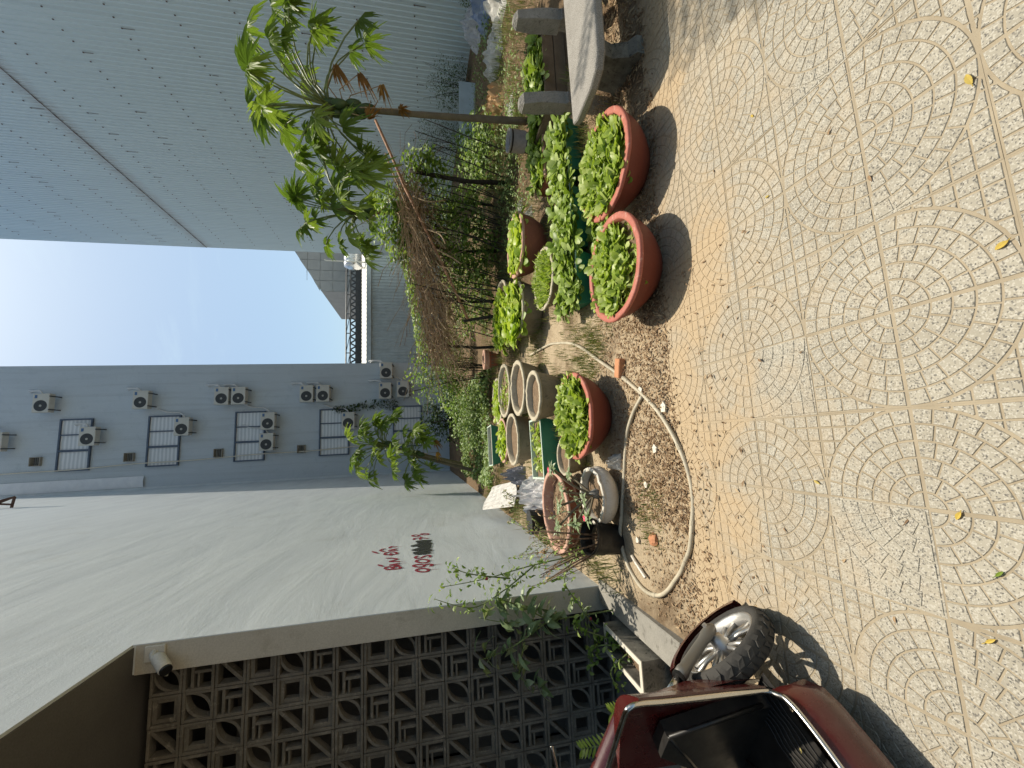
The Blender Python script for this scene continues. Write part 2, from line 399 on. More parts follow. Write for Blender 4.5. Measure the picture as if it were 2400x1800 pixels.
wl = MB(); o2 = [(-5, 3.62), (3.6, 3.62), (3.6, -.06), (19.9, -.06), (19.9, 21), (-5, 21)]
cells = [(-5, 3.6, 3.62, 21), (3.6, 19.9, 3.62, 21), (3.6, 19.9, -.06, 3.62)]
for (ya, yb, za, zb) in cells:
    wl.poly([(WX, ya, za), (WX, yb, za), (WX, yb, zb), (WX, ya, zb)]); wl.poly([(WX-.2, yb, za), (WX-.2, ya, za), (WX-.2, ya, zb), (WX-.2, yb, zb)])
for (p_, q_) in zip(o2, o2[1:]+o2[:1]): wl.poly([(WX, *p_), (WX-.2, *p_), (WX-.2, *q_), (WX, *q_)])
wl.build('wall', M['stucco'], house, world=True)
MB().box((WX-.105, 3.608, 1.77), (.196, .02, 3.655)).build('pillar_face', M['cream'], house, world=True)
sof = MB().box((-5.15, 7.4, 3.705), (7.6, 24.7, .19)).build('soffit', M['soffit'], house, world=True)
MB().box((-9.05, 7.5, 10.2), (.2, 24.9, 21)).build('outer_wall', M['stucco'], house, world=True)
MB().box((-5.2, 20.0, 10.2), (7.9, .2, 21)).build('end_wall', M['stucco'], house, world=True)
MB().box((-5.2, 7.5, 21.1), (7.9, 25, .2)).build('roof', M['soffit'], house, world=True)
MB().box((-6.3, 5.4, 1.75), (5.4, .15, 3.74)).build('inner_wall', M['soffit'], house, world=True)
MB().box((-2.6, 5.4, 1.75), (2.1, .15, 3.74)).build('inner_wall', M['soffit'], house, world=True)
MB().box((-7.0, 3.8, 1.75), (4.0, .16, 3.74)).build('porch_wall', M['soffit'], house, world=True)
pf = MB().box((-5.2, 1.0, -.135), (7.4, 12.6, .09)).build('porch_floor', grime('porch_floor_cement', (.26, .25, .23), (.18, .17, .155), 3, .8, 40, .2)); tag(pf, kind='structure')
# lettering
M['redpaint'] = grime('red_spray_paint', (.32, .035, .055), (.25, .03, .05), 9, .6, 60, .2)
M['blackpaint'] = grime('black_spray_paint', (.028, .033, .03), (.045, .05, .046), 9, .6, 60, .2)
RED = [[(4.774, 2.01), (4.763, 1.933), (4.755, 1.849)], [(4.792, 2.012), (4.867, 2.013), (4.872, 1.976), (4.831, 1.942), (4.786, 1.932)], [(4.786, 1.932), (4.864, 1.921), (4.855, 1.88), (4.799, 1.855), (4.755, 1.849)], [(4.896, 1.859), (4.911, 1.925), (4.928, 1.985)], [(4.933, 1.986), (4.956, 1.929), (4.97, 1.868)], [(4.902, 1.914), (4.966, 1.916)], [(5.0, 2.112), (4.903, 2.047)], [(5.035, 1.871), (5.055, 1.938), (5.077, 2.002)], [(5.079, 2.002), (5.112, 1.95), (5.142, 1.903)], [(5.147, 1.904), (5.212, 1.98), (5.24, 2.054)], [(5.403, 2.089), (5.384, 2.011), (5.378, 1.933)], [(5.409, 2.09), (5.5, 2.079), (5.521, 2.039), (5.499, 1.983), (5.441, 1.944), (5.377, 1.932)], [(5.33, 2.004), (5.451, 2.015)], [(5.562, 1.938), (5.579, 1.998), (5.591, 2.06)], [(5.594, 2.06), (5.628, 2.01), (5.653, 1.95)], [(5.576, 1.99), (5.641, 1.994)], [(5.55, 2.105), (5.642, 2.164), (5.697, 2.143), (5.705, 2.104)], [(5.632, 2.261), (5.491, 2.172)], [(5.704, 2.055), (5.769, 2.051), (5.808, 2.03)], [(5.77, 2.053), (5.761, 2.005), (5.745, 1.957)], [(4.59, 1.55), (4.565, 1.556), (4.55, 1.573), (4.548, 1.598), (4.558, 1.626), (4.579, 1.652), (4.607, 1.67), (4.636, 1.677), (4.661, 1.672), (4.677, 1.655), (4.68, 1.629), (4.669, 1.6), (4.647, 1.574), (4.619, 1.556), (4.59, 1.55)], [(4.766, 1.594), (4.747, 1.599), (4.737, 1.616), (4.737, 1.64), (4.747, 1.667), (4.765, 1.691), (4.788, 1.709), (4.811, 1.716), (4.83, 1.71), (4.841, 1.694), (4.841, 1.67), (4.831, 1.642), (4.812, 1.617), (4.789, 1.6), (4.766, 1.594)], [(4.779, 1.596), (4.81, 1.583), (4.814, 1.548), (4.781, 1.513), (4.737, 1.515), (4.732, 1.548)], [(4.929, 1.55), (4.901, 1.557), (4.884, 1.576), (4.88, 1.603), (4.892, 1.634), (4.916, 1.662), (4.948, 1.683), (4.982, 1.691), (5.012, 1.685), (5.03, 1.666), (5.033, 1.637), (5.021, 1.606), (4.996, 1.577), (4.963, 1.557), (4.929, 1.55)], [(5.205, 1.681), (5.16, 1.709), (5.096, 1.697), (5.1, 1.638), (5.166, 1.595), (5.175, 1.546), (5.119, 1.531), (5.08, 1.551)], [(6.052, 1.76), (6.149, 1.759), (6.154, 1.706), (6.116, 1.634), (6.06, 1.556)], [(6.025, 1.678), (6.211, 1.667)], [(6.29, 1.697), (6.268, 1.701), (6.255, 1.714), (6.252, 1.733), (6.261, 1.754), (6.28, 1.773), (6.304, 1.788), (6.33, 1.793), (6.353, 1.79), (6.366, 1.777), (6.369, 1.758), (6.36, 1.736), (6.341, 1.717), (6.316, 1.703), (6.29, 1.697)], [(6.332, 1.558), (6.316, 1.564), (6.307, 1.579), (6.309, 1.602), (6.32, 1.628), (6.338, 1.651), (6.36, 1.667), (6.381, 1.673), (6.398, 1.668), (6.406, 1.652), (6.404, 1.629), (6.393, 1.603), (6.375, 1.58), (6.353, 1.564), (6.332, 1.558)]]
DRIP = [[(4.768, 1.84), (4.758, 1.806)], [(4.967, 1.871), (4.954, 1.783)], [(5.037, 1.869), (5.032, 1.815)], [(5.751, 1.956), (5.731, 1.898)], [(4.606, 1.54), (4.593, 1.437)], [(4.769, 1.506), (4.767, 1.409)], [(4.969, 1.538), (4.951, 1.498)]]
BLACK = [[(5.928, 1.733), (5.945, 1.64), (5.922, 1.519)], [(5.684, 1.781), (5.741, 1.694), (5.742, 1.594), (5.728, 1.507)], [(5.848, 1.714), (5.842, 1.612), (5.836, 1.527)], [(5.457, 1.751), (5.516, 1.687), (5.559, 1.592), (5.558, 1.523)], [(5.634, 1.698), (5.632, 1.609), (5.629, 1.519)], [(5.322, 1.738), (5.366, 1.659), (5.396, 1.582), (5.384, 1.512)], [(5.303, 1.726), (5.282, 1.634), (5.284, 1.527)], [(5.497, 1.718), (5.491, 1.623), (5.478, 1.535)]]

def strokes(S, wd, name, mat, x):
    mb = MB()
    for li in S:
        P = [Vector((0, a, c)) for a, c in li]
        Q = [P[0]]
        for a, c in zip(P, P[1:]):
            for k in range(1, 4): Q.append(a.lerp(c, k/3))
        rows = []
        for k, p in enumerate(Q):
            d = (Q[min(k+1, len(Q)-1)]-Q[max(k-1, 0)])
            d = d.normalized() if d.length > 1e-6 else Vector((0, 1, 0))
            nn = Vector((0, -d.z, d.y)); ww = wd*(.8+.35*abs(math.sin(k*1.3)))*(.55 if k in (0, len(Q)-1) else 1)
            x += .00001
            rows.append([(x, p.y+nn.y*ww/2, p.z+nn.z*ww/2), (x, p.y-nn.y*ww/2, p.z-nn.z*ww/2)])
        mb.grid(rows); x += .00025
    return mb.build(name, mat, house, world=True)
LET = [(0, 3), (3, 7), (7, 10), (10, 13), (13, 18), (18, 20), (20, 21), (21, 23), (23, 24), (24, 25), (25, 27), (27, 29)]
for k, (a, b2) in enumerate(LET): strokes(RED[a:b2], .034, 'painted_letter', M['redpaint'], WX+.0032)
for k, q in enumerate(DRIP): strokes([q], .006, 'paint_drip', M['redpaint'], WX+.0025)
strokes(BLACK, .095, 'black_paint_blot', M['blackpaint'], WX+.0042)

# ---- breeze-block screen at the back of the porch
BS = .2135
M['breeze'] = grime('weathered_breeze_block', (.20, .185, .158), (.115, .106, .09), 6, .95, 60, .6, c3=(.26, .24, .205), kind='World')
def block_mesh(kind):
    mb = MB(); s = BS-.004; f = .021; d = .085
    def bar(x0, x1, z0, z1, dd=d, y=0): mb.box(((x0+x1)/2, y, (z0+z1)/2), (x1-x0, dd, z1-z0), ch=.003)
    h = s/2
    bar(-h, h, h-f, h); bar(-h, h, -h, -h+f); bar(-h, -h+f, -h+f, h-f, d-.002); bar(h-f, h, -h+f, h-f, d-.002)
    i = h-f
    if kind == 'square':
        k = .03
        bar(-i, i, i-k, i, d*.6); bar(-i, i, -i, -i+k, d*.6); bar(-i, -i+k, -i+k, i-k, d*.6-.002); bar(i-k, i, -i+k, i-k, d*.6-.002)
    elif kind == 'diagonal':
        Mx = Matrix.Rotation(-math.pi/4, 3, 'Y'); mb.box((0, -.004, 0), (2*i*1.36, d*.7, .024), Mx)
    elif kind == 'frame':
        bar(-i, i, i-.05, i-.028, d*.8); bar(.012, .034, -i, i-.05, d*.8-.002); bar(-i, .012, i-.085, i-.07, d*.7)
    else:                                                       # leaf-shaped opening between two arcs
        for sg in (1, -1):
            inner, outer = [], []
            for k in range(9):
                u = -1+2*k/8; off = .055*(1-u*u)
                px = i*u*1.0; c0 = Vector((px, 0, px)); nrm = Vector((-1, 0, 1)).normalized()*sg
                inner.append(c0+nrm*(off)); outer.append(c0+nrm*(off+.02))
            rows = []
            for k in range(9):
                a, b2 = inner[k], outer[k]
                rows.append([(a.x, -.03, a.z), (b2.x, -.03, b2.z), (b2.x, .03, b2.z), (a.x, .03, a.z)])
            mb.grid(rows, True)
    me = mb.mesh('block'); me.materials.append(M['breeze']); return me
bm4 = [block_mesh(k) for k in ('leaf', 'frame', 'diagonal', 'square')]
bw = thing('breeze_block_wall', 'dark grey breeze-block screen wall with square and leaf-shaped openings', 'wall', (-2.6, 3.75, -.1))
for r in range(17):
    for c in range(9):
        x = -1.536-BS*(c+.5); z = 3.56-BS*(r+.5)
        obj('block', bm4[(r-c) % 4], bw, (x+2.6+rnd(-.001, .001), rnd(-.004, .004), z+.1))

# ---- low kerb and planter by the porch
k_ = MB().box((-1.36, 2.98, -.02), (.2, 1.22, .17), ch=.008).build('kerb', grime('kerb_cement', (.30, .285, .25), (.22, .21, .185), 4, .9, 50, .4, c3=(.12, .112, .095))); tag(k_, 'low cement kerb between the sandy soil and the porch', 'kerb')
pl = thing('concrete_planter', 'rectangular mouldy concrete planter with white rim edge by the breeze blocks', 'planter', (-1.62, 2.98, -.09))
px0, px1, py0, py1, pz = -1.70, -1.485, 2.66, 3.26, .17
for (a, b2, c2, d2) in ((px0, px0+.035, py0, py1), (px1-.035, px1, py0, py1), (px0+.035, px1-.035, py0, py0+.035), (px0+.035, px1-.035, py1-.035, py1)):
    MB().box(((a+b2)/2, (c2+d2)/2, (pz-.09)/2), (b2-a, d2-c2, pz+.09)).build('side', M['concretedark'], pl, world=True)
    MB().box(((a+b2)/2, (c2+d2)/2, pz+.004), (b2-a, d2-c2, .007)).build('rim', M['shard'], pl, world=True)
MB().box(((px0+px1)/2, (py0+py1)/2, .06), (px1-px0-.07, py1-py0-.07, .06)).build('soil', M['soilpot'], pl, world=True)

# ---- grey apartment block at the end of the garden
YB = 20.0
M['greywall'] = grime('blue_grey_render', (.50, .56, .61), (.475, .535, .585), 1.2, .85, 14, .2, c3=(.44, .50, .55), fine=30)
mt = M['greywall']; t = mt.node_tree; b = t.nodes['Principled BSDF']; src = b.inputs['Base Color'].links[0].from_socket
mp = t.nodes.new('ShaderNodeMapping'); mp.inputs['Scale'].default_value = (5, 5, .22); lk(t, coords(t, 'World'), mp.inputs[0])
lk(t, mix(t, math_(t, 'MULTIPLY', ramp(t, noise(t, mp.outputs[0], 1.0, 7, .7, .4), [(.5, (0, 0, 0)), (.75, (1, 1, 1))]), .35), src, (.24, .27, .295)), b.inputs['Base Color'])    # rain streaks
M['winframe'] = plain('blue_window_frame', (.085, .115, .165), .5, 0, .4, .1, 8)
def blinds():
    mt, t, b = nodes('blinds_behind_glass'); p = coords(t, 'World'); z = sep(t, p)
    wv = N(t, 'ShaderNodeTexWave', Scale=2.2, Distortion=1.2, Detail=2.0); wv.bands_direction = 'Z'; lk(t, p, wv.inputs['Vector'])
    lk(t, ramp(t, wv.outputs['Fac'], [(.2, (.55, .58, .60)), (.85, (.72, .74, .75))]), b.inputs['Base Color']); b.inputs['Roughness'].default_value = .25; b.inputs['Specular IOR Level'].default_value = .5
    return mt
M['blinds'] = blinds()
apt = thing('apartment_block', 'blue-grey rendered apartment block hung with air conditioners', 'building', (1.4, YB, 0))
MB().box((.3, YB+4, 9.7), (7.3, 8, 20.4)).build('wall', M['greywall'], apt, world=True)
for (x0, x1, z0, z1) in ((-.43, 1.70, 15.28, 16.42), (-.43, 1.72, 12.07, 13.28), (-.40, 1.79, 8.75, 9.97), (-.34, 1.79, 5.2, 6.5), (-.1, 1.84, 1.9, 3.25)):
    wdw = MB(); fw = .055; wd = x1-x0
    xa, xb = x0+wd*.385, x0+wd*.69
    wdw.box(((x0+x1)/2, YB-.03, z1-fw/2), (wd, .12, fw)); wdw.box(((x0+x1)/2, YB-.03, z0+fw/2), (wd, .12, fw))
    for xx, ww in ((x0+fw/2, fw), (x1-fw/2, fw), (xa, .075), (xb, .04)): wdw.box((xx, YB-.028, (z0+z1)/2), (ww, .11, z1-z0-2*fw))
    wo = wdw.build('window', M['winframe'], apt, world=True)
    for (pa, pb) in ((x0+fw, xa-.05), (xa+.05, xb-.025), (xb+.025, x1-fw)):
        o = MB().box(((pa+pb)/2-apt.location.x, -.012, (z0+z1)/2), (pb-pa, .02, z1-z0-2*fw)).build('pane', M['blinds'], wo)
for z in (17.07, 13.85, 10.54, 7.22):
    ve = MB(); 
    ve.box((.02, YB-.1, z+.15), (.36, .2, .02)).box((-.15, YB-.06, z), (.02, .12, .28)).box((.19, YB-.06, z), (.02, .12, .28)).box((.02, YB-.06, z-.13), (.32, .12, .02))
    vo_ = ve.build('vent_hood', M['concrete'], apt, world=True)
    for k in range(4): MB().box((.02-apt.location.x, -.05, z-.1+.06*k), (.3, .05, .02), Matrix.Rotation(.5, 3, 'X')).build('slat', M['steel'], vo_)
tarp = MB(); rows = []
for k in range(26):
    zz = 13.3+6.2*k/25; rows.append([(-1.24, YB-.06+.02*math.sin(k*1.7), zz), (-1.0, YB-.10+.03*math.sin(k*2.3), zz+.03*math.sin(k)), (-.79, YB-.05, zz)])
tag(tarp.grid(rows).build('tarpaulin', grime('silver_tarpaulin', (.78, .8, .83), (.66, .69, .73), 3, .45, 12, .5), None, True), 'silver tarpaulin strip hanging down the edge of the apartment block', 'tarpaulin')
cb = MB(); cb.tube([(-.47+.56*k/24+.02*math.sin(k), YB-.09-.02*math.sin(k*.9), 19.2-17.0*k/24) for k in range(25)], .026, 5)
tag(cb.build('wall_cable', M['shard']), 'thin white cable running down the apartment block wall', 'cable')
# air-conditioning units
M['acwhite'] = grime('off_white_casing', (.58, .57, .52), (.5, .49, .44), 4, .5, 40, .05)
M['fan'] = plain('dark_fan_grille', (.06, .065, .068), .6, 0, .3, .1, 30)
M['bluelabel'] = plain('blue_label', (.07, .15, .3), .5)
acs = [(2.34, 16.8, 'by the topmost full window', 1), (.94, 15.13, 'beside the topmost full window frame', 1), (2.38, 13.37, 'above the second window from the top', 1), (1.2, 11.8, 'under the second window from the top', 0),
       (2.46, 10.36, 'upper one of the pair above the third window', 1), (2.46, 9.70, 'lower one of the pair above the third window', 1), (1.31, 8.5, 'right one of the pair below the third window', 0), (.4, 8.53, 'left one of the pair below the third window', 0),
       (2.48, 6.95, 'upper one of the pair above the fourth window', 1), (2.48, 6.26, 'lower one of the pair with creeper above the fourth window', 1), (.85, 18.2, 'cut off by the top of the building view', 0), (1.2, 5.17, 'just below the fourth window above the papaya', 0),
       (2.54, 3.55, 'low on the wall beside the climbing vine', 1), (2.6, 2.74, 'lowest on the wall half hidden by leaves', 0), (3.5, 3.5, 'on the corner edge of the block', 1)]
def ring(mb, r0, r1, y, n=24):
    mb.grid([[(r*math.cos(2*math.pi*j/n), y, r*math.sin(2*math.pi*j/n)) for j in range(n)] for r in (r0, r1)], True)
me_case = MB().box((0, -.38, 0), (.76, .28, .56), ch=.012).mesh('casing'); me_case.materials.append(M['acwhite'])
gm = MB(); 
for k in range(7): ring(gm, .03+.028*k, .047+.028*k, -.5225)
for k in range(10):
    a = math.pi*2*k/10; gm.box((.115*math.cos(a), -.5222, .115*math.sin(a)), (.2, .003, .006), Matrix.Rotation(-a, 3, 'Y'))
gm.poly([(.225*math.cos(2*math.pi*j/24), -.5212, .225*math.sin(2*math.pi*j/24)) for j in range(24)])
me_fan = gm.mesh('fan_grille'); me_fan.materials.append(M['fan'])
hb = MB().poly([(.045*math.cos(2*math.pi*j/16), -.5236, .045*math.sin(2*math.pi*j/16)) for j in range(16)]).mesh('hub'); hb.materials.append(M['acwhite'])
lb = MB().box((.26, -.5215, .17), (.13, .003, .09)).mesh('label_sticker'); lb.materials.append(M['bluelabel'])
br = MB().box((0, -.27, -.3), (.04, .54, .04)).mesh('bracket'); br.materials.append(M['steel'])
pipe = grime('wrapped_pipe', (.68, .68, .66), (.52, .52, .51), 9, .6, 60, .3)
for (x, z, wh, kind) in acs:
    a = thing('air_conditioner', 'off-white outdoor air conditioner ' + wh, 'air conditioner', (x, YB, z), 0, 'air conditioners on the apartment block')
    obj('casing', me_case, a); obj('fan_grille', me_fan, a, (-.11, 0, 0)); obj('hub', hb, a, (-.11, 0, 0)); obj('label_sticker', lb, a)
    obj('bracket', br, a, (-.27, 0, 0)); obj('bracket', br, a, (.27, 0, 0))
    pm = MB()
    if kind:
        for q in (0, .06): pm.tube([(.36, -.3, .1), (.48+q, -.2, .25+q), (.55, -.12, .55), (.5+q, -.05, .75+q), (.5+q, .05, .78+q)], .03, 6)
    else:
        pm.tube([(.36, -.3, .0), (.5, -.22, .1), (.62, -.1, .3), (.66, -.06, .8), (.8, -.05, 1.15)], .03, 6)
    pm.build('pipe', pipe, a, True)

# ---- tall corrugated metal wall on the right
XM = 10.0
def metal():
    mt, t, b = nodes('pale_blue_metal_sheet'); p = coords(t, 'World'); xyz = sep(t, p)
    mp = t.nodes.new('ShaderNodeMapping'); mp.inputs['Scale'].default_value = (1, 6, .12); lk(t, p, mp.inputs[0])
    st = noise(t, mp.outputs[0], 1.5, 5, .7)
    col = ramp(t, st, [(.3, (.57, .66, .685)), (.7, (.64, .73, .755))])
    dark = math_(t, 'MULTIPLY', ramp(t, noise(t, mp.outputs[0], 5, 4, .8, .3), [(.66, (0, 0, 0)), (.72, (1, 1, 1))]), .5)
    col = mix(t, dark, col, (.14, .14, .135))
    near = math_(t, 'SUBTRACT', 1.0, math_(t, 'MULTIPLY', math_(t, 'ABSOLUTE', math_(t, 'SUBTRACT', xyz[2], 12.05)), 2.6), True)
    rs = math_(t, 'MULTIPLY', near, ramp(t, noise(t, mp.outputs[0], 9, 4, .7), [(.4, (0, 0, 0)), (.6, (1, 1, 1))]))
    col = mix(t, math_(t, 'MULTIPLY', rs, .65), col, (.26, .17, .12))
    lk(t, col, b.inputs['Base Color']); b.inputs['Metallic'].default_value = .25; b.inputs['Roughness'].default_value = .42
    return mt
M['metal'] = metal()
mw = thing('corrugated_metal_wall', 'tall pale blue corrugated metal wall with a rusty lap joint', 'wall', (XM, 9, 0))
def sheet(h, nr=8, pitch=.132):
    mb = MB(); prof = []
    for k in range(nr):
        o = k*pitch; prof += [(o, 0), (o+pitch*.55, 0), (o+pitch*.66, -.018), (o+pitch*.86, -.018)]
    prof.append((nr*pitch, 0))
    mb.grid([[(x, y, 0) for y, x in prof], [(x, y, h) for y, x in prof]])
    me = mb.mesh('sheet'); me.materials.append(M['metal']); return me
sw = 8*.132
lo_, hi_, hi2 = sheet(12.1), sheet(2.6), sheet(10.2)
k = 0; y = -3.2
while y < 20.2:
    obj('sheet', lo_, mw, (rnd(0, .003), y-9, .03)); obj('sheet', hi2 if y > 13.3 else hi_, mw, (-.004+rnd(0, .002), y-9, 12.06)); y += sw
yend = y
scm = MB()
for r in range(16):
    z = 1.68+1.345*r
    for q in range(int((yend+3)/.264)):
        yy = -3.2+.035+q*.264+rnd(-.02, .02)
        if z > 14.4 and yy < 13.6: continue
        scm.box((XM-.021, yy, z+rnd(-.015, .015)), (.012, .024, .03))
        if random.random() < .12: scm.box((XM-.0195, yy, z-.12), (.003, .012, rnd(.08, .35)))
o = scm.build('screws', M['rust'], mw, world=True); tag(o, kind='stuff')
lap = MB(); rows = []
for q in range(int((yend+3.2)/.066)+1):
    yy = -3.2+q*.066; rows.append([(XM-.026, yy, 12.035+.006*math.sin(q*1.9)), (XM-.0265, yy, 12.06+.006*math.sin(q*.7))])
lap.grid(rows).build('lap_edge', M['rust'], mw, world=True)
MB().box((XM+.15, yend-.03, 11), (.3, .06, 22)).build('corner_trim', M['metal'], mw, world=True)
MB().box((XM+4.2, (13.3+yend)/2, 11), (8, yend-13.4, 22.0)).build('hall_wall', M['metal'], mw, world=True)
MB().box((XM+4.2, 5.0, 7.1), (8, 16.5, 14.2)).build('hall_wall', M['metal'], mw, world=True)

# ---- low shed, roof truss and grey gable seen in the gap
shed = thing('low_shed', 'low corrugated shed with pale roof between the tall buildings', 'building', (7.5, 23, 0))
sm = MB(); prof = []
x = 3.2
while x < 13: prof += [(x, 0), (x+.09, 0), (x+.115, -.03), (x+.16, -.03)]; x += .185
sm.grid([[(a, 23+d, 0) for a, d in prof], [(a, 23+d, 4.62) for a, d in prof]])
M['shedmetal'] = plain('pale_shed_metal', (.42, .48, .50), .5, .2, .4, .06, 3)
sm.build('front_wall', M['shedmetal'], shed, world=True)
MB().box((8, 22.9, 4.75), (10, .22, .24)).build('gutter', M['shedmetal'], shed, world=True)
M['whiteroof'] = plain('sunlit_roof_sheet', (.78, .76, .7), .5, .1, .4, .05, 5)
rm = MB(); prof = [(3.2+.12*k, .03 if k % 2 else 0) for k in range(82)]
rm.grid([[(a, 22.95, 4.88+d) for a, d in prof], [(a, 27.6, 5.86+d) for a, d in prof]]).build('roof_sheet', M['whiteroof'], shed, world=True)
MB().box((8, 27.5, 2.8), (10, .1, 5.5)).build('back_wall', M['shedmetal'], shed, world=True)
tr = thing('roof_truss', 'dark steel lattice truss along the far roofline', 'truss', (8, 28.6, 0))
M['darkroof'] = plain('dark_fascia', (.035, .04, .045), .6, 0, .3, .1, 5)
MB().box((10, 28.6, 3.2), (14, .5, 6.44)).build('fascia', M['darkroof'], tr, world=True)
MB().tube([(3.5, 28.55, 7.05), (17, 28.55, 7.05)], .05, 6).build('top_chord', M['steel'], tr, world=True)
MB().tube([(3.5, 28.55, 6.78), (17, 28.55, 6.78)], .05, 6).build('middle_chord', M['steel'], tr, world=True)
for k in range(28):
    xx = 3.6+.46*k
    w1 = MB().tube([(xx, 28.55, 6.4), (xx+.23, 28.55, 6.78)], .055, 5).tube([(xx+.46, 28.55, 6.4), (xx+.23, 28.55, 6.78)], .055, 5)
    if k % 3 == 0: w1.tube([(xx, 28.55, 6.78), (xx, 28.55, 7.05)], .035, 5).tube([(xx, 28.55, 7.05), (xx+1.38, 28.55, 6.78)], .022, 5)
    w1.build('web', M['steel'], tr, world=True)
gb = thing('grey_gable_building', 'grey panelled building with a sloping roof behind the truss', 'building', (15, 31, 0))
M['gable'] = grime('grey_panel_cladding', (.34, .36, .365), (.28, .30, .305), 1.2, .8, 20, .2)
def gz(x): return 9.35+(x-11.65)*.62 if x < 14.9 else 11.37
gs = [(11.65+.81*k, 11.65+.81*(k+1)) for k in range(4)]
for (a, b2) in gs:
    zz = 4.0
    while zz < 10.4:
        z1 = zz+.9; za, zb = min(z1, gz(a)), min(z1, gz(b2))
        if za > zz+.05 or zb > zz+.05:
            q = MB(); e = .015; za = max(za, zz+.02); zb = max(zb, zz+.02)
            f = [(a+e, 31, zz+e), (b2-e, 31, zz+e), (b2-e, 31, zb-e), (a+e, 31, za-e)]
            bk = [(u, 31.08, w_) for u, _, w_ in f]
            q.poly(f)
            for i_ in range(4): q.poly([f[i_], bk[i_], bk[(i_+1) % 4], f[(i_+1) % 4]])
            q.build('panel', M['gable'], gb, world=True)
        zz += .9
q = MB(); f = [(11.62, 31.05, 0), (17.5, 31.05, 0), (17.5, 31.05, 11.33), (14.9, 31.05, 11.33), (11.62, 31.05, 9.28)]; q.poly(f); f2 = [(a, 38, c) for a, _, c in f]
for i_ in range(5): q.poly([f[i_], f2[i_], f2[(i_+1) % 5], f[(i_+1) % 5]])
q.build('wall', M['gable'], gb, world=True)
for (z0, z1) in ((9.75, 10.95), (8.3, 9.5)):
    wo = MB().box((15.5, 31.0, (z0+z1)/2), (.9, .06, z1-z0)).build('window', M['darkroof'], gb, world=True)
tk = thing('water_tank', 'stainless steel water tank on a frame behind the metal wall edge', 'tank', (11.2, 24.2, 4.9))
tb = MB(); n = 20; Lh = .55; rr_ = .5
tb.grid([[(xx, r_*math.cos(2*math.pi*j/n), .95+r_*math.sin(2*math.pi*j/n)) for j in range(n)] for xx, r_ in ((-Lh-.14, .02), (-Lh-.1, .3), (-Lh, rr_), (-Lh*.4, rr_), (-Lh*.36, rr_*.96), (-Lh*.3, rr_), (Lh*.3, rr_), (Lh*.36, rr_*.96), (Lh*.4, rr_), (Lh, rr_), (Lh+.1, .3), (Lh+.14, .02))], True)
tb.build('tank_body', plain('stainless_steel', (.6, .6, .6), .25, .9, .5, .03, 3), tk, True)
for sx in (-.45, .45):
    MB().tube([(sx, -.4, -.3), (sx, -.4, .55)], .03, 5).tube([(sx, .4, -.3), (sx, .4, .55)], .03, 5).tube([(sx, -.4, .45), (sx, .4, .45)], .03, 5).tube([(sx, -.4, -.1), (sx, .4, .45)], .02, 5).build('support_frame', M['acwhite'], tk)
tag(MB().tube([(10.7, 23.6, 4.8), (10.7, 23.6, 7.2), (10.75, 23.6, 7.3)], .03, 6).build('antenna_pole', M['acwhite']), 'thin grey pole standing beside the water tank', 'pole')
# steel bracket high on the white wall
bk = thing('steel_bracket', 'rusty triangular steel bracket high on the white wall', 'bracket', (WX, 15.2, 14.2))
for a, b2 in (((0, 0, .4), (.32, .1, -.3)), ((0, .1, -.25), (.32, .1, -.3)), ((.0, .05, .9), (.32, .1, -.3)), ((.14, .05, .05), (.1, .08, -.27))):
    MB().tube([a, b2], .035, 4).build('bar', M['rust'], bk)
# security camera on the pillar
sc_ = thing('security_camera', 'white bullet security camera under the porch corner', 'camera', (-1.40, 3.6, 3.47))
MB().box((0, -.012, 0), (.11, .02, .13), ch=.005).build('mount_plate', M['acwhite'], sc_)
MB().tube([(0, -.02, 0), (-.0, -.05, -.01), (-.02, -.08, -.03)], [.03, .022, .018], 10).build('arm', M['acwhite'], sc_)
d = Vector((-.35, -.62, -.70)).normalized(); p0 = Vector((-.01, -.05, -.035))
MB().tube([p0-d*.01, p0, p0+d*.02, p0+d*.14, p0+d*.15], [.015, .036, .042, .042, .038], 16).build('camera_body', M['acwhite'], sc_, True)
MB().tube([p0+d*.148, p0+d*.165], [.037, .037], 16).build('lens_face', M['blackplastic'], sc_)
MB().tube([(-.02, -.02, -.05), (-.08, -.05, -.11), (-.12, -.1, -.13), (-.1, -.13, -.12)], .007, 6).build('cable', M['acwhite'], sc_, True)
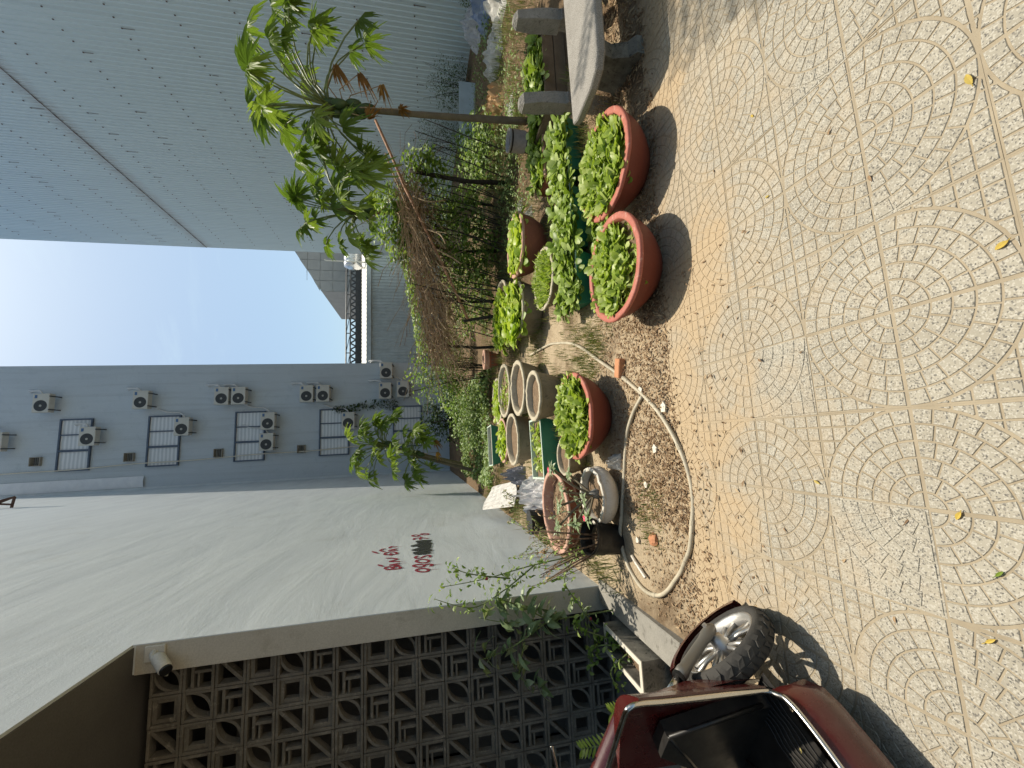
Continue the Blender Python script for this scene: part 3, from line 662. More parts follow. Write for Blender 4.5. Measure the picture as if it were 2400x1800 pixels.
# ================================================================== pots and things in the garden
TILT = .033
def pot(name, label, cat, x, y, r, h, mat, rim, soil=.82, base=.6, bulge=.12, rw=.12, group=None, tilt=None, rz=0, n=40, soilmat=None, wob=0, chip=0):
    z0 = TZ(x, y)+.004 if y > 2.2 else .004
    t = thing(name, label, cat, (x, y, z0), rz, group); t.rotation_euler = (TILT, 0, rz) if tilt is None else (*tilt, rz)
    rb = r*base; prof = [(0.0, .0), (rb*.96, 0), (rb, .006)]
    for k in range(1, 9):
        u = k/8; prof.append((rb+(r*.955-rb)*(u+bulge*math.sin(math.pi*u)*2), .006+(h*.9-.006)*u))
    MB().lathe(prof, n, wob=wob).build('body', mat, t, True)
    ri = r*(1-rw); sd = random.random()*9
    jit = (lambda j, q: chip*mnoise.noise(Vector((j*.7, sd, q*3)))) if chip else None
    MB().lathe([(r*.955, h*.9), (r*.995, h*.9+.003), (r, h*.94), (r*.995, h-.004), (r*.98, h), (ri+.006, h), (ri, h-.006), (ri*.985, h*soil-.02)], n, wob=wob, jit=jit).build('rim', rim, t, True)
    rows = []; rs = ri*.99
    for q in range(6):
        rr2 = rs*q/5; rows.append([(max(rr2, .001)*math.cos(2*math.pi*j/n), max(rr2, .001)*math.sin(2*math.pi*j/n), h*soil+.012*mnoise.noise(Vector((rr2*9*math.cos(6.28*j/n), rr2*9*math.sin(6.28*j/n), x*3)))) for j in range(n)])
    MB().grid(rows, True).build('soil', soilmat or M['soilpot'], t, True)
    return t
# leafy plants: rosettes sown over a patch
def rosette(nl, Ln, W, up0, up1, droop, matk, seg=4, fold=.25, pf=None, jitter=.3):
    mb = MB()
    for k in range(nl):
        a = 2*math.pi*k/nl*1.618+rnd(-jitter, jitter); e = R(rnd(up0, up1)); d = Vector((math.cos(a)*math.cos(e), math.sin(a)*math.cos(e), math.sin(e)))
        l_ = Ln*rnd(.7, 1.15); st = Vector((math.cos(a), math.sin(a), 0))*.006
        mb.leaf(st, d, Vector((-math.cos(a)*math.sin(e), -math.sin(a)*math.sin(e), math.cos(e)))+Vector((rnd(-.3, .3), rnd(-.3, .3), 0)), l_, W*rnd(.8, 1.2), droop*rnd(.5, 1.3), fold, seg, pf)
    me = mb.mesh('lettuce_plant', True); me.materials.append(M[matk]); return me
spat = lambda t: (.14+.9*t*t if t < .4 else (.35+.65*math.sin(math.pi*(t-.25)/.95)**.8))*(1 if t < .97 else .62)
VAR = {
 'lettuce': [rosette(13, .08, .036, 15, 85, .5, 'lettuce', pf=spat, seg=5, fold=.3) for _ in range(5)],
 'pale': [rosette(11, .12, .075, 15, 85, .6, 'lettuce_pale', pf=spat, fold=.35, seg=5) for _ in range(5)],
 'mustard': [rosette(11, .10, .046, 10, 80, .55, 'mustard', pf=spat, seg=5, fold=.3) for _ in range(5)],
 'rocket': [rosette(16, .085, .016, 20, 85, .3, 'lettuce', seg=3) for _ in range(4)],
 'tiny': [rosette(6, .05, .026, 15, 70, .3, 'lettuce', seg=3) for _ in range(3)],
}
def patch(name, label, x, y, z, inside, n, var, smin=.8, smax=1.25, cat='lettuce', group='beds of leafy greens', sp=.06, part='plant'):
    t = thing(name, label, cat, (x, y, z), 0, group); pts = []
    for _ in range(n*12):
        if len(pts) >= n: break
        p = inside()
        if all((p[0]-q[0])**2+(p[1]-q[1])**2 > sp*sp for q in pts): pts.append(p)
    for p in pts:
        obj(part, random.choice(VAR[var]), t, (p[0], p[1], rnd(-.01, .012)+TILT*p[1]), (rnd(-.25, .25), rnd(-.25, .25), rnd(0, 6.28)), rnd(smin, smax))
    return t
def disc(r): 
    def f():
        a = rnd(0, 6.283); q = r*math.sqrt(random.random()); return (q*math.cos(a), q*math.sin(a))
    return f
def rect(w_, d_): return lambda: (rnd(-w_/2, w_/2), rnd(-d_/2, d_/2))
b1 = pot('plastic_bowl', 'red-brown bowl of lettuce nearest the stone bench', 'bowl', 1.87, 2.426, .365, .27, M['terracotta'], M['terracotta_rim'], .80, .52, .1, .13, 'red-brown bowls of lettuce', chip=.006)
b2_ = pot('plastic_bowl', 'red-brown bowl of lettuce in the middle of the tile edge', 'bowl', 1.11, 2.41, .362, .27, M['terracotta'], M['terracotta_rim'], .80, .52, .1, .13, 'red-brown bowls of lettuce', chip=.006)
b3 = pot('plastic_bowl', 'red-brown bowl of lettuce inside the hose loop', 'bowl', .174, 3.276, .37, .27, M['terracotta'], M['terracotta_rim'], .80, .52, .1, .13, 'red-brown bowls of lettuce', chip=.006)
patch('lettuce_bed', 'dense lettuce growing in the bowl nearest the bench', 1.87, 2.45, .235, disc(.29), 118, 'lettuce', .95, 1.5, sp=.038)
patch('lettuce_bed', 'lettuce growing in the middle bowl with bare soil at the front', 1.11, 2.41, .225, lambda: (lambda p: (p[0]*.96, p[1]*.72+.07))(disc(.30)()), 98, 'lettuce', .9, 1.45, sp=.04)
patch('lettuce_sprouts', 'small lettuce sprouts along the front of the middle bowl', 1.11, 2.41, .212, lambda: (lambda a, q: (q*math.cos(a), q*math.sin(a)))(rnd(3.5, 5.9), rnd(.2, .295)), 26, 'tiny', .8, 1.4, sp=.03)
patch('lettuce_bed', 'lettuce growing in the bowl inside the hose loop', .174, 3.31, .265, disc(.295), 112, 'lettuce', 1.05, 1.6, sp=.04)
bare = 'cement pots'
pot('cement_pot', 'bare cement pot just behind the lettuce bowl by the hose', 'pot', .47, 4.35, .285, .3, M['cement'], M['cementrim'], .78, .72, .05, .17, bare, chip=.008)
pot('cement_pot', 'wide bare cement pot second in the row of three', 'pot', .65, 5.04, .36, .3, M['cement'], M['cementrim'], .76, .72, .05, .15, bare, chip=.01)
pc = pot('cement_pot', 'pale cement pot with yellow sprouts third in the row of three', 'pot', .72, 5.86, .40, .3, M['cement'], M['cementrim'], .82, .72, .05, .12, bare, chip=.01)
pot('cement_pot', 'bare cement pot to the left of the row of three', 'pot', .0, 5.47, .355, .3, M['cement'], M['cementrim'], .76, .72, .05, .12, bare, chip=.01)
pot('cement_pot', 'pale rimmed pot of young lettuce behind the row of three', 'pot', .63, 6.52, .38, .27, M['cement'], M['cementrim'], .8, .75, .05, .1, bare, chip=.008)
pot('cement_pot', 'brown rimmed pot of young lettuce in front of the dark green tray', 'pot', -.01, 6.24, .345, .27, M['clay'], M['pinkrim'], .8, .75, .05, .12, bare, chip=.008)
pot('cement_pot', 'small half hidden cement pot behind the adenium bowl', 'pot', -.2, 3.78, .17, .2, M['cement'], M['cementrim'], .8, .7, .05, .14, bare)
patch('sprouts', 'yellow-green sprouts in the third cement pot', .72, 5.86, .13+.24, disc(.3), 40, 'tiny', .8, 1.3, 'seedlings', sp=.03)
patch('lettuce_bed', 'pale young lettuce in the pot behind the row of three', .63, 6.52, .37, disc(.31), 34, 'pale', .8, 1.1, sp=.07)
patch('lettuce_bed', 'pale young lettuce in the brown rimmed pot', -.01, 6.24, .36, disc(.28), 30, 'pale', .8, 1.1, sp=.07)
pot('clay_pot', 'terracotta pot with pale pink rim of lettuce under the trellis', 'pot', 2.36, 4.58, .395, .36, M['clay'], M['pinkrim'], .84, .6, .1, .12, None, chip=.008)
patch('lettuce_bed', 'pale lettuce in the terracotta pot under the trellis', 2.36, 4.58, .385, disc(.32), 44, 'pale', .85, 1.3, sp=.07)
pot('cement_pot', 'low cream rimmed pot of fine rocket greens', 'pot', 1.72, 4.06, .34, .2, M['cement'], M['cementrim'], .85, .7, .05, .12, bare, chip=.01)
patch('rocket_bed', 'fine dense rocket greens in the low cream pot', 1.72, 4.06, .235, disc(.3), 75, 'rocket', .8, 1.3, 'greens', sp=.045)
pot('cement_pot', 'cement tub of overflowing pale lettuce near the dark pole', 'pot', 1.66, 4.94, .385, .3, M['cement'], M['cementrim'], .85, .75, .05, .1, bare, chip=.008)
pot('cement_pot', 'rear cement tub of pale lettuce with a grey broken rim', 'pot', 1.93, 5.80, .46, .3, M['cement'], M['cementrim'], .85, .75, .05, .1, bare, chip=.01)
patch('lettuce_bed', 'overflowing pale lettuce in the front tub near the dark pole', 1.62, 4.98, .37, disc(.34), 46, 'pale', .95, 1.5, sp=.07)
patch('lettuce_bed', 'tall pale lettuce in the rear tub', 1.75, 5.75, .40, disc(.38), 46, 'pale', .95, 1.4, sp=.08)
pot('clay_bowl', 'wide weathered bowl with pink rim holding dry straw', 'bowl', -.72, 3.97, .40, .25, M['clay'], M['pinkrim'], .55, .55, .1, .12, None, chip=.006)
def straw(x, y, z, r, n, mat, l0=.05, l1=.14):
    mb = MB()
    for _ in range(n):
        a = rnd(0, 6.28); q = r*math.sqrt(random.random()); p = Vector((x+q*math.cos(a), y+q*math.sin(a), z+rnd(0, .03))); an = rnd(0, 6.28); e = rnd(-.1, .5)
        mb.leaf(p, (math.cos(an)*math.cos(e), math.sin(an)*math.cos(e), math.sin(e)), (0, 0, 1), rnd(l0, l1), .008, rnd(0, .6), .2, 2)
    return mb
st = straw(-.72, 3.97, .21, .32, 420, None).build('dry_straw', M['dry']); tag(st, 'dry straw lying in the wide pink rimmed bowl', 'straw', kind='stuff')
wb = pot('ceramic_bowl', 'chipped white ceramic bowl holding an adenium plant', 'bowl', -.48, 3.18, .225, .2, M['whiteceramic'], M['whiteceramic'], .7, .5, .28, .14, None, chip=.012)
bb = pot('bucket', 'black plastic bucket of bare stems by the white bowl', 'bucket', -.84, 3.16, .14, .27, M['blackplastic'], M['blackplastic'], .6, .8, .02, .05, None, tilt=(.12, .22))
pb = pot('bucket', 'black plastic bucket standing at the foot of the papaya', 'bucket', 4.02, 4.86, .15, .3, M['blackplastic'], plain('scuffed_bucket_rim', (.3, .3, .3), .5), .3, .85, .02, .05, None)
# ornate little pot
on = thing('ornate_pot', 'small dark carved pot with banded rim behind the bare pots', 'pot', (1.53, 7.5, TZ(1.5, 7.5)))
MB().lathe([(0, 0), (.10, 0), (.115, .03), (.13, .1), (.155, .17), (.165, .2)], 24).build('body', M['clay'], on, True)
MB().lathe([(.165, .2), (.185, .205), (.188, .24), (.18, .25), (.19, .26), (.19, .3), (.15, .305), (.14, .27)], 24).build('rim', M['pinkrim'], on, True)
for k in range(14):
    a = 2*math.pi*k/14; MB().box((.148*math.cos(a), .148*math.sin(a), .15), (.02, .03, .05), Matrix.Rotation(a, 3, 'Z'), ch=.006).build('carving', M['wood'], on)
MB().lathe([(.001, .272), (.142, .275)], 24).build('soil', M['soilpot'], on)
# plastic troughs
def trough(name, label, x, y, w_, d_, h, rz=0, mat=None, rim=None, group='plastic planting troughs'):
    t = thing(name, label, 'planter', (x, y, TZ(x, y)+.004), rz, group); t.rotation_euler = (TILT, 0, rz); mat = mat or M['greenplastic']; rim = rim or M['greenrim']
    def ringp(k, z): return [(-w_/2*k, -d_/2*k, z), (w_/2*k, -d_/2*k, z), (w_/2*k, d_/2*k, z), (-w_/2*k, d_/2*k, z)]
    MB().grid([ringp(.86, 0), ringp(.97, h-.03), ringp(1.0, h-.028), ringp(1.0, h-.004)], True).poly(ringp(.86, 0)[::-1]).build('body', mat, t)
    e = .022
    MB().grid([ringp(1.0, h-.004), [(a*(1-.01), b*(1-.01), h) for a, b, _ in ringp(1, 0)], [(math.copysign(abs(a)-e, a), math.copysign(abs(b)-e, b), h) for a, b, _ in ringp(1, 0)], [(math.copysign(abs(a)-e-.006, a), math.copysign(abs(b)-e-.006, b), h*.6) for a, b, _ in ringp(1, 0)]], True).build('rim', rim, t)
    MB().poly([(math.copysign(abs(a)-e-.004, a), math.copysign(abs(b)-e-.004, b), h*.72) for a, b, _ in ringp(1, 0)]).build('soil', M['soilpot'], t)
    return t
trough('plastic_trough', 'green plastic trough with bleached rim beside the bare pots', -.12, 4.62, .70, .46, .21, .06)
patch('seedlings', 'sparse seedlings in the green trough beside the bare pots', -.12, 4.62, .26, rect(.5, .3), 26, 'tiny', 1.0, 1.9, 'seedlings', sp=.06)
trough('plastic_trough', 'dark green trough farthest back beside the ground cover', -.1, 7.72, .76, .42, .2, .08)
trough('plastic_trough', 'green trough of mustard greens next to the clay pot shadow', 2.72, 3.42, .62, .36, .17, .1)
trough('plastic_trough', 'green trough of mustard greens behind the lettuce bowls', 2.0, 3.42, .62, .36, .17, -.05)
trough('plastic_trough', 'green trough of mustard greens at the left end behind the middle bowl', 1.42, 3.40, .5, .36, .17, -.1)
patch('mustard_greens', 'mustard greens at the right end of the trough row', 2.72, 3.42, .20, rect(.6, .34), 46, 'mustard', .9, 1.5, 'greens', sp=.055)
patch('mustard_greens', 'mustard greens in the middle of the trough row', 2.0, 3.42, .20, rect(.66, .4), 58, 'mustard', .9, 1.5, 'greens', sp=.055)
patch('mustard_greens', 'mustard greens at the left end of the trough row', 1.42, 3.40, .20, rect(.5, .34), 44, 'mustard', .9, 1.5, 'greens', sp=.055)
patch('mustard_greens', 'mustard greens spilling onto the soil just behind the lettuce bowls', 1.62, 2.98, .03, rect(.7, .3), 48, 'mustard', .9, 1.5, 'greens', sp=.055)
# board planter behind the bench
bp = thing('board_planter', 'weathered board planter of greens behind the stone bench', 'planter', (3.75, 3.7, TZ(3.7, 3.7)))
for k, (cx, cy, sx, sy) in enumerate(((0, -.24, 1.0, .03), (0, .24, 1.0, .03), (-.49, 0, .03, .45), (.49, 0, .03, .45))):
    for q in range(2): MB().box((cx+rnd(-.004, .004), cy, .07+.125*q), (sx, sy, .118), ch=.004).build('board', M['wood'], bp)
MB().box((0, 0, .12), (.94, .44, .2)).build('soil', M['soilpot'], bp)
patch('mustard_greens', 'dark mustard greens growing in the board planter', 3.75, 3.7, .30, rect(.85, .38), 44, 'mustard', 1.0, 1.6, 'greens', sp=.075)
lp = thing('clay_trough', 'low cracked clay trough of greens beside the papaya trunk', 'planter', (3.08, 3.98, TZ(3.1, 4)))
MB().box((0, 0, .09), (.62, .4, .18), ch=.02).build('body', M['clay'], lp); MB().box((0, -.19, .185), (.64, .05, .03), ch=.008).build('rim', M['pinkrim'], lp); MB().box((0, .19, .185), (.64, .05, .03), ch=.008).build('rim', M['pinkrim'], lp)
patch('mustard_greens', 'mustard greens growing in the clay trough beside the papaya trunk', 3.08, 3.98, .25, rect(.56, .34), 34, 'mustard', 1.0, 1.5, 'greens', sp=.055)

# ---- stone bench without its backrest
bn = thing('stone_bench', 'granite bench with its backrest broken off at the garden edge', 'bench', (2.95, 2.35, 0))
sl_ = MB(); zt = .42; th = .062
outl = [(2.30, 2.55), (2.27, 2.47), (2.285, 2.22), (2.33, 2.12), (2.42, 2.07), (3.62, 2.03), (3.72, 2.1), (3.74, 2.5), (3.7, 2.56)]
outl = [(a-2.95, b-2.35) for a, b in outl][::-1]
n = len(outl); cx = sum(p[0] for p in outl)/n; cy = sum(p[1] for p in outl)/n
def ins(k): return [(cx+(a-cx)*(1-k/.7), cy+(b-cy)*(1-k/.3)) for a, b in outl]
rows = [[(a, b, z) for a, b in ins(k)] for z, k in ((zt-th, .012), (zt-th+.012, 0), (zt-.014, 0), (zt-.004, .006), (zt, .016))]
sl_.grid(rows, True).poly(rows[-1][::-1] if False else rows[-1]).poly(rows[0][::-1]).build('seat', M['granite'], bn)
def bleg(x):
    mb = MB(); rows = []
    for z, yf, yb, w_ in ((0, -.15, .24, .14), (.05, -.15, .23, .135), (.09, -.10, .2, .125), (.2, -.07, .19, .12), (.3, -.10, .21, .125), (.357, -.15, .23, .14)):
        rows.append([(x-w_/2, yf, z), (x+w_/2, yf, z), (x+w_/2, yb, z), (x-w_/2, yb, z)])
    return mb.grid(rows, True).poly(rows[0][::-1])
for x in (-.28, .55): bleg(x).build('leg', M['concretedark'], bn)
for (x, top) in ((-.33, .77), (.42, .78)):
    mb = MB(); rows = []
    for z, y0, w_, d_ in ((.0, .34, .09, .1), (.40, .34, .09, .1), (.405, .36, .10, .12), (.5, .37, .105, .125), (.6, .385, .10, .12), (top-.03, .40, .09, .11), (top, .41, .055, .06)):
        rows.append([(x+sx*w_/2+.012*mnoise.noise(Vector((z*9, sx*3, x))), y0+sy*d_/2+.012*mnoise.noise(Vector((z*7, sy*5, x+2))), z) for sx, sy in ((-1, -1), (1, -1), (1, 1), (-1, 1))])
    mb.grid(rows, True).poly(rows[-1]).build('backrest_post', M['stonegrey'], bn)

# ---- hose
H = [(1.14, 5.3), (1.10, 4.6), (1.06, 4.3), (.89, 3.68), (.51, 2.98), (.26, 2.58), (.07, 2.36), (-.14, 2.23), (-.35, 2.19), (-.55, 2.21), (-.72, 2.26), (-.91, 2.41), (-1.06, 2.58), (-1.1, 2.8), (-1.02, 2.98), (-.85, 3.06), (-.59, 3.03), (-.15, 2.92), (.1, 2.77), (.26, 2.60)]
def spline(P, m=7):
    P = [Vector(p) for p in P]; out = []
    for i in range(len(P)-1):
        a, b, c, d = P[max(i-1, 0)], P[i], P[i+1], P[min(i+2, len(P)-1)]
        for k in range(m):
            t_ = k/m; out.append(.5*((2*b)+(c-a)*t_+(2*a-5*b+4*c-d)*t_*t_+(3*b-a-3*c+d)*t_**3))
    out.append(P[-1]); return out
hp = [(p.x, p.y, soil_z(p.x, p.y)+.014+.006*math.sin(k*.31)) for k, p in enumerate(spline([(a, b, 0) for a, b in H]))]
hs = thing('garden_hose', 'beige garden hose looping over the sandy soil', 'hose', (0, 2.6, 0))
MB().tube(hp, .0145, 10).build('tube', M['hose'], hs, True, True)
for k in (30, 47, 62, 86, 110): MB().tube([hp[k], hp[k+1]], .0165, 10).build('ring', M['cementrim'], hs, False, True)
# ---- loose bits on the ground
tag(MB().box((.51, 2.87, .045), (.075, .15, .055), Matrix.Rotation(1.3, 3, 'Z'), ch=.005).build('brick', M['brick']), 'small orange brick lying on the dry leaves', 'brick')
for k, (x, y, s_, lab) in enumerate(((.16, 2.37, .045, 'white tile shard beside the hose near the tile edge'), (-.11, 2.5, .04, 'white tile shard inside the hose loop among dry leaves'), (-.36, 2.66, .028, 'small white shard in the middle of the hose loop'), (-.77, 2.82, .03, 'broken tile piece by the far bend of the hose'), (.30, 2.62, .035, 'pale shard against the hose junction'))):
    mb = MB(); nn = 5; pts = [(x+s_*rnd(.6, 1)*math.cos(6.28*j/nn), y+s_*rnd(.6, 1)*math.sin(6.28*j/nn)) for j in range(nn)]; z = soil_z(x, y)+.012
    mb.grid([[(a, b, z-.008) for a, b in pts], [(a, b, z+.004) for a, b in pts]], True).poly([(a, b, z+.004) for a, b in pts]); tag(mb.build('tile_shard', M['shard']), lab, 'shard', 'shards in the sand')
tag(MB().tube([(-1.0, 2.74, .05), (-.93, 2.86, .055), (-.9, 2.92, .05)], .011, 8).build('plastic_pipe', M['whiteceramic']), 'short white plastic pipe on the sand by the hose bend', 'pipe')
def stone(name, lab, x, y, z, r, mat, cat='stone', grp=None, sq=(1, 1, .6)):
    mb = MB(); sd = rnd(0, 99); rows = []
    for i in range(7):
        th_ = math.pi*i/6; rows.append([(x+sq[0]*r*q*math.sin(th_)*math.cos(2*math.pi*j/10), y+sq[1]*r*q*math.sin(th_)*math.sin(2*math.pi*j/10), z+sq[2]*r*q*math.cos(th_)) for j in range(10) for q in [1+.35*mnoise.noise(Vector((2*math.sin(th_)*math.cos(.628*j), 2*math.sin(th_)*math.sin(.628*j), sd+2*math.cos(th_))))]])
    return tag(mb.grid(rows, True).build(name, mat), lab, cat, grp)
stone('clod', 'reddish clod lying inside the hose loop', -.72, 2.62, .03, .045, M['brick'], 'clod')
# leaning white board, rags and sheets by the white wall
A_, B_, C_, D_ = (Vector(q) for q in ((-1.22, 7.4, .62), (-.78, 6.9, .52), (-.62, 6.1, .26), (-1.0, 6.15, .27)))
rows = [[A_.lerp(D_, i/6).lerp(B_.lerp(C_, i/6), j/6)+Vector((0, 0, .02*math.sin(i*1.3+j*.9))) for j in range(7)] for i in range(7)]
o = MB().grid(rows); o.v += [(a+.004, b, c-.015) for a, b, c in o.v[:49]]; o.f += [tuple(k+49 for k in f[::-1]) for f in o.f[:36]]
M['board'] = grime('stained_white_board', (.56, .55, .52), (.47, .45, .42), 4, .6, 40, .2, c3=(.3, .28, .24))
tag(o.build('foam_board', M['board'], None), 'stained white foam board leaning against the wall', 'board')
def rag(name, lab, x, y, z, sx, sy, hgt, mat, cat='sheet', seed=0, sc2=4.5):
    rows = []
    for i in range(22):
        row = []
        for j in range(22):
            u, v_ = i/21-.5, j/21-.5; e = max(0, 1-(max(abs(u), abs(v_))*2)**3)
            hh = hgt*(.35+.9*abs(mnoise.noise(Vector((u*sc2, v_*sc2, seed))))+.5*abs(mnoise.noise(Vector((u*sc2*2.6, v_*sc2*2.6, seed+5)))))*e
            row.append((x+sx*(u+.05*mnoise.noise(Vector((u*5, v_*5, seed+9)))), y+sy*(v_+.05*mnoise.noise(Vector((u*5, v_*5, seed+3)))), z+hh))
        rows.append(row)
    return tag(MB().grid(rows).build(name, mat), lab, cat)
M['whitebag2'] = grime('white_plastic_sheet', (.68, .67, .66), (.52, .5, .5), 9, .4, 30, .4, c3=(.38, .36, .37))
rag('plastic_sheet', 'crumpled white plastic sheet behind the pink rimmed bowl', -.72, 5.0, TZ(0, 5), .55, .8, .40, M['whitebag2'], seed=2, sc2=7)
rag('plastic_sheet', 'dark blue-grey folded sheet beside the white board', -.55, 6.1, TZ(0, 6), .3, .4, .35, grime('slate_sheet', (.13, .14, .17), (.25, .26, .3), 5, .5, 30, .3), seed=4)
rag('plastic_bag', 'small white plastic scrap against the adenium bowl', -.22, 3.05, .03, .13, .1, .12, M['whitebag'], 'bag', 7)
tag(MB().tube([(-.96, 4.72, .12), (-.96, 4.72, .4)], [.12, .14], 16).build('dark_jar', M['blackplastic']), 'dark jar standing between the wide bowl and the wall', 'jar')
# sacks and rubbish along the foot of the metal wall
for k, (x, y, sx, sy, h, mt_, lab) in enumerate(((7.5, 5.5, 1.0, 1.2, .5, 'whitebag', 'dusty white sack nearest the right edge of the view'), (8.6, 6.5, 1.0, 1.4, .55, 'bluebag', 'blue and white sack lying against the metal wall'), (8.3, 5.4, 1.0, 1.2, .6, 'plasticbag', 'grey sack in the heap by the metal wall'), (6.9, 6.3, .7, .9, .35, 'whitebag', 'white sack spilling towards the planter'), (9.1, 7.6, .8, 1.0, .45, 'plasticbag', 'pale grey sack behind the blue one'))):
    rag('rubbish_sack', lab, x, y, TZ(x, y), sx, sy, h, M[mt_], 'sack', seed=11+k, sc2=3.5)['group'] = 'sacks by the metal wall'
rag('cardboard_scrap', 'orange-tan crumpled cardboard near the papaya', 6.0, 6.4, TZ(6, 6.4), .55, .7, .35, grime('tan_cardboard', (.48, .3, .15), (.4, .24, .12), 5, .8, 40, .3), 'cardboard', 21)
fb = thing('white_board_panel', 'pale blue-white panel standing behind the papaya trunk', 'panel', (7.8, 8.8, TZ(7.8, 8.8)))
MB().box((0, 0, .2), (1.5, .05, .42), Matrix.Rotation(-.35, 3, 'Z')).build('panel', plain('pale_blue_board', (.5, .56, .6), .5, 0, .3, .06, 4), fb)
MB().box((-.1, .2, .03), (1.4, .4, .06), Matrix.Rotation(-.35, 3, 'Z')).build('base', M['whitebag'], fb)

for k, (x, y, sx, sy, lab) in enumerate(((2.95, 4.9, .3, .16, 'white plastic scrap on the soil behind the clay pot'), (3.75, 4.55, .26, .2, 'pale crumpled scrap beside the papaya bucket'), (3.3, 5.3, .35, .14, 'long white plastic strip under the trellis'), (5.2, 5.6, .4, .3, 'dusty pale scrap beyond the papaya trunk'))):
    rag('plastic_scrap', lab, x, y, TZ(x, y)+.01, sx, sy, .1, M['whitebag'], 'scrap', 31+k)['group'] = 'plastic scraps on the soil'
# ================================================================== plants and trees
def palm_leaf(sz, lobes=9, droop=.5, rough=.0, matk='papaya'):
    """a papaya leaf: deep lobes, each cut again, hanging at the tips"""
    rows = [[], [], []]; n = lobes*12; sd = rnd(0, 99)
    for k in range(n+1):
        ph = -math.pi*.92+math.pi*1.84*k/n
        u = (k % 12)/12; a = abs(u-.5)*2                      # 0 at lobe axis, 1 between lobes
        r = .36+.64*(1-a)**.62*(.82+.18*math.cos(ph))
        r *= 1-.30*max(0, math.sin((u*4)*math.pi*2))*(1 if .1 < u < .9 else 0)
        r *= sz*(1+.12*mnoise.noise(Vector((ph*1.2, sd, 0))))
        for q, f in enumerate((.0, .5, 1.0)):
            rr_ = r*f if f else .004
            z = -droop*rr_*rr_/sz+.05*sz*f*math.cos(k*math.pi/6)*(1 if f == 1 else .6)+rough*f*mnoise.noise(Vector((ph*3, sd, f)))*sz
            rows[q].append((rr_*math.cos(ph), rr_*math.sin(ph), z))
    mb = MB().grid(rows); me = mb.mesh('leaf', False); me.materials.append(M[matk]); return me
PL = [palm_leaf(rnd(.24, .34), 9, rnd(.3, 1.1), .25) for _ in range(9)]
PLs = [palm_leaf(rnd(.24, .33), 9, rnd(.3, 1.0), .25) for _ in range(8)]
PD = [palm_leaf(.13, 7, 3.0, 1.1, 'papaya_dead') for _ in range(3)]
def aim(d, roll=0):
    d = Vector(d).normalized(); x = d; z = Vector((0, 0, 1))-x*x.z
    z = z.normalized() if z.length > 1e-4 else Vector((0, 1, 0))
    y = z.cross(x); m3 = Matrix((x, y, z)).transposed() @ Matrix.Rotation(roll, 3, 'X'); return m3.to_euler()
M['fruit'] = plain('dark_green_fruit', (.05, .085, .028), .45, 0, .4, .15, 12)
def papaya(label, base, heart, targets, leafset, scale=1, fruit=7, dead=(), r0=.055, r1=.035, bend=(0, 0)):
    bx, by, bz = base; t = thing('papaya_tree', label, 'tree', base, 0, 'papaya trees')
    Hh = Vector(heart)-Vector(base); tr_ = MB(); pts = []; rs = []
    for k in range(25):
        u = k/24; pts.append(Vector((Hh.x*u+bend[0]*math.sin(math.pi*u), Hh.y*u+bend[1]*math.sin(math.pi*u), Hh.z*u))); rs.append((r0+(r1-r0)*u)*(1+.05*math.sin(k*2.6)))
    tr_.tube(pts, rs, 10).build('trunk', M['bark'], t, True)
    targets = list(targets)+[tuple(c*rnd(.75, 1.1)+rnd(-.2, .2) for c in q) for q in targets[::2]+targets[1::4]]
    for d in targets:
        d = Vector(d); L_ = d.length; mid = Hh+d*.5+Vector((0, 0, .10*L_)); e = Hh+d
        pm = MB().tube([Hh-Vector((0, 0, rnd(0, .18))), Hh+d*.25+Vector((0, 0, .06*L_)), mid, Hh+d*.8+Vector((0, 0, .07*L_)), e], [.014*scale, .012*scale, .010*scale, .009*scale, .008*scale], 6)
        po = pm.build('petiole', M['petiole'], t, True)
        out = Vector((d.x, d.y, d.z*.4)).normalized(); out.z -= rnd(.0, .6)
        obj('leaf', random.choice(leafset), po, e, aim(out, rnd(-.5, .5)), scale*rnd(.85, 1.15))
    for k in range(fruit):
        a = 2.4*k; z = -.06-.055*k; rr2 = .06
        fm = MB(); cc = Hh+Vector((rr2*math.cos(a), rr2*math.sin(a), z)); rows = []
        for i in range(8):
            th_ = math.pi*i/7; rows.append([cc+Vector((.058*math.sin(th_)**.8*math.cos(.628*j), .058*math.sin(th_)**.8*math.sin(.628*j), .10*math.cos(th_)-.03))*scale for j in range(10)])
        fm.grid(rows, True).build('fruit', M['fruit'], t, True)
    for d in dead:
        d = Vector(d); po = MB().tube([Hh-Vector((0, 0, .25)), Hh+d*.5+Vector((0, 0, .02)), Hh+d], [.009, .007, .005], 5).build('petiole', M['twig'], t, True)
        obj('dead_leaf', random.choice(PD), po, Hh+d, aim((d.x, d.y, -1.2), rnd(-1, 1)), rnd(.7, 1.1))
    return t
# right papaya, in front of the metal wall
papaya('tall papaya tree with spreading leaves in front of the metal wall', (4.36, 4.87, TZ(4.4, 4.9)), (4.25, 4.87, 2.74),
       [(1.1, -.2, .55), (1.25, .1, .05), (1.2, .35, -.25), (.55, -.35, .75), (.25, .45, .75), (.05, -.4, .7), (-.15, .1, .68), (-.35, -.3, .55), (-.5, .35, .4), (-.65, -.1, .05), (-.75, .3, -.15), (-.55, -.35, -.3), (-.85, .0, -.35), (-.45, .2, -.45), (.7, .45, .4), (.75, -.5, -.5), (1.0, -.4, .3), (.3, -.5, .45), (-.3, .45, .15), (-.6, -.5, -.05), (.15, .3, .95), (-1.0, .2, -.1)],
       PL, 1.0, 9, [(.38, -.15, -.45), (.2, -.2, -.72), (-.2, -.12, -.55), (-.1, -.2, -.95), (.5, -.1, -.15)], .05, .03, (-.02, 0))
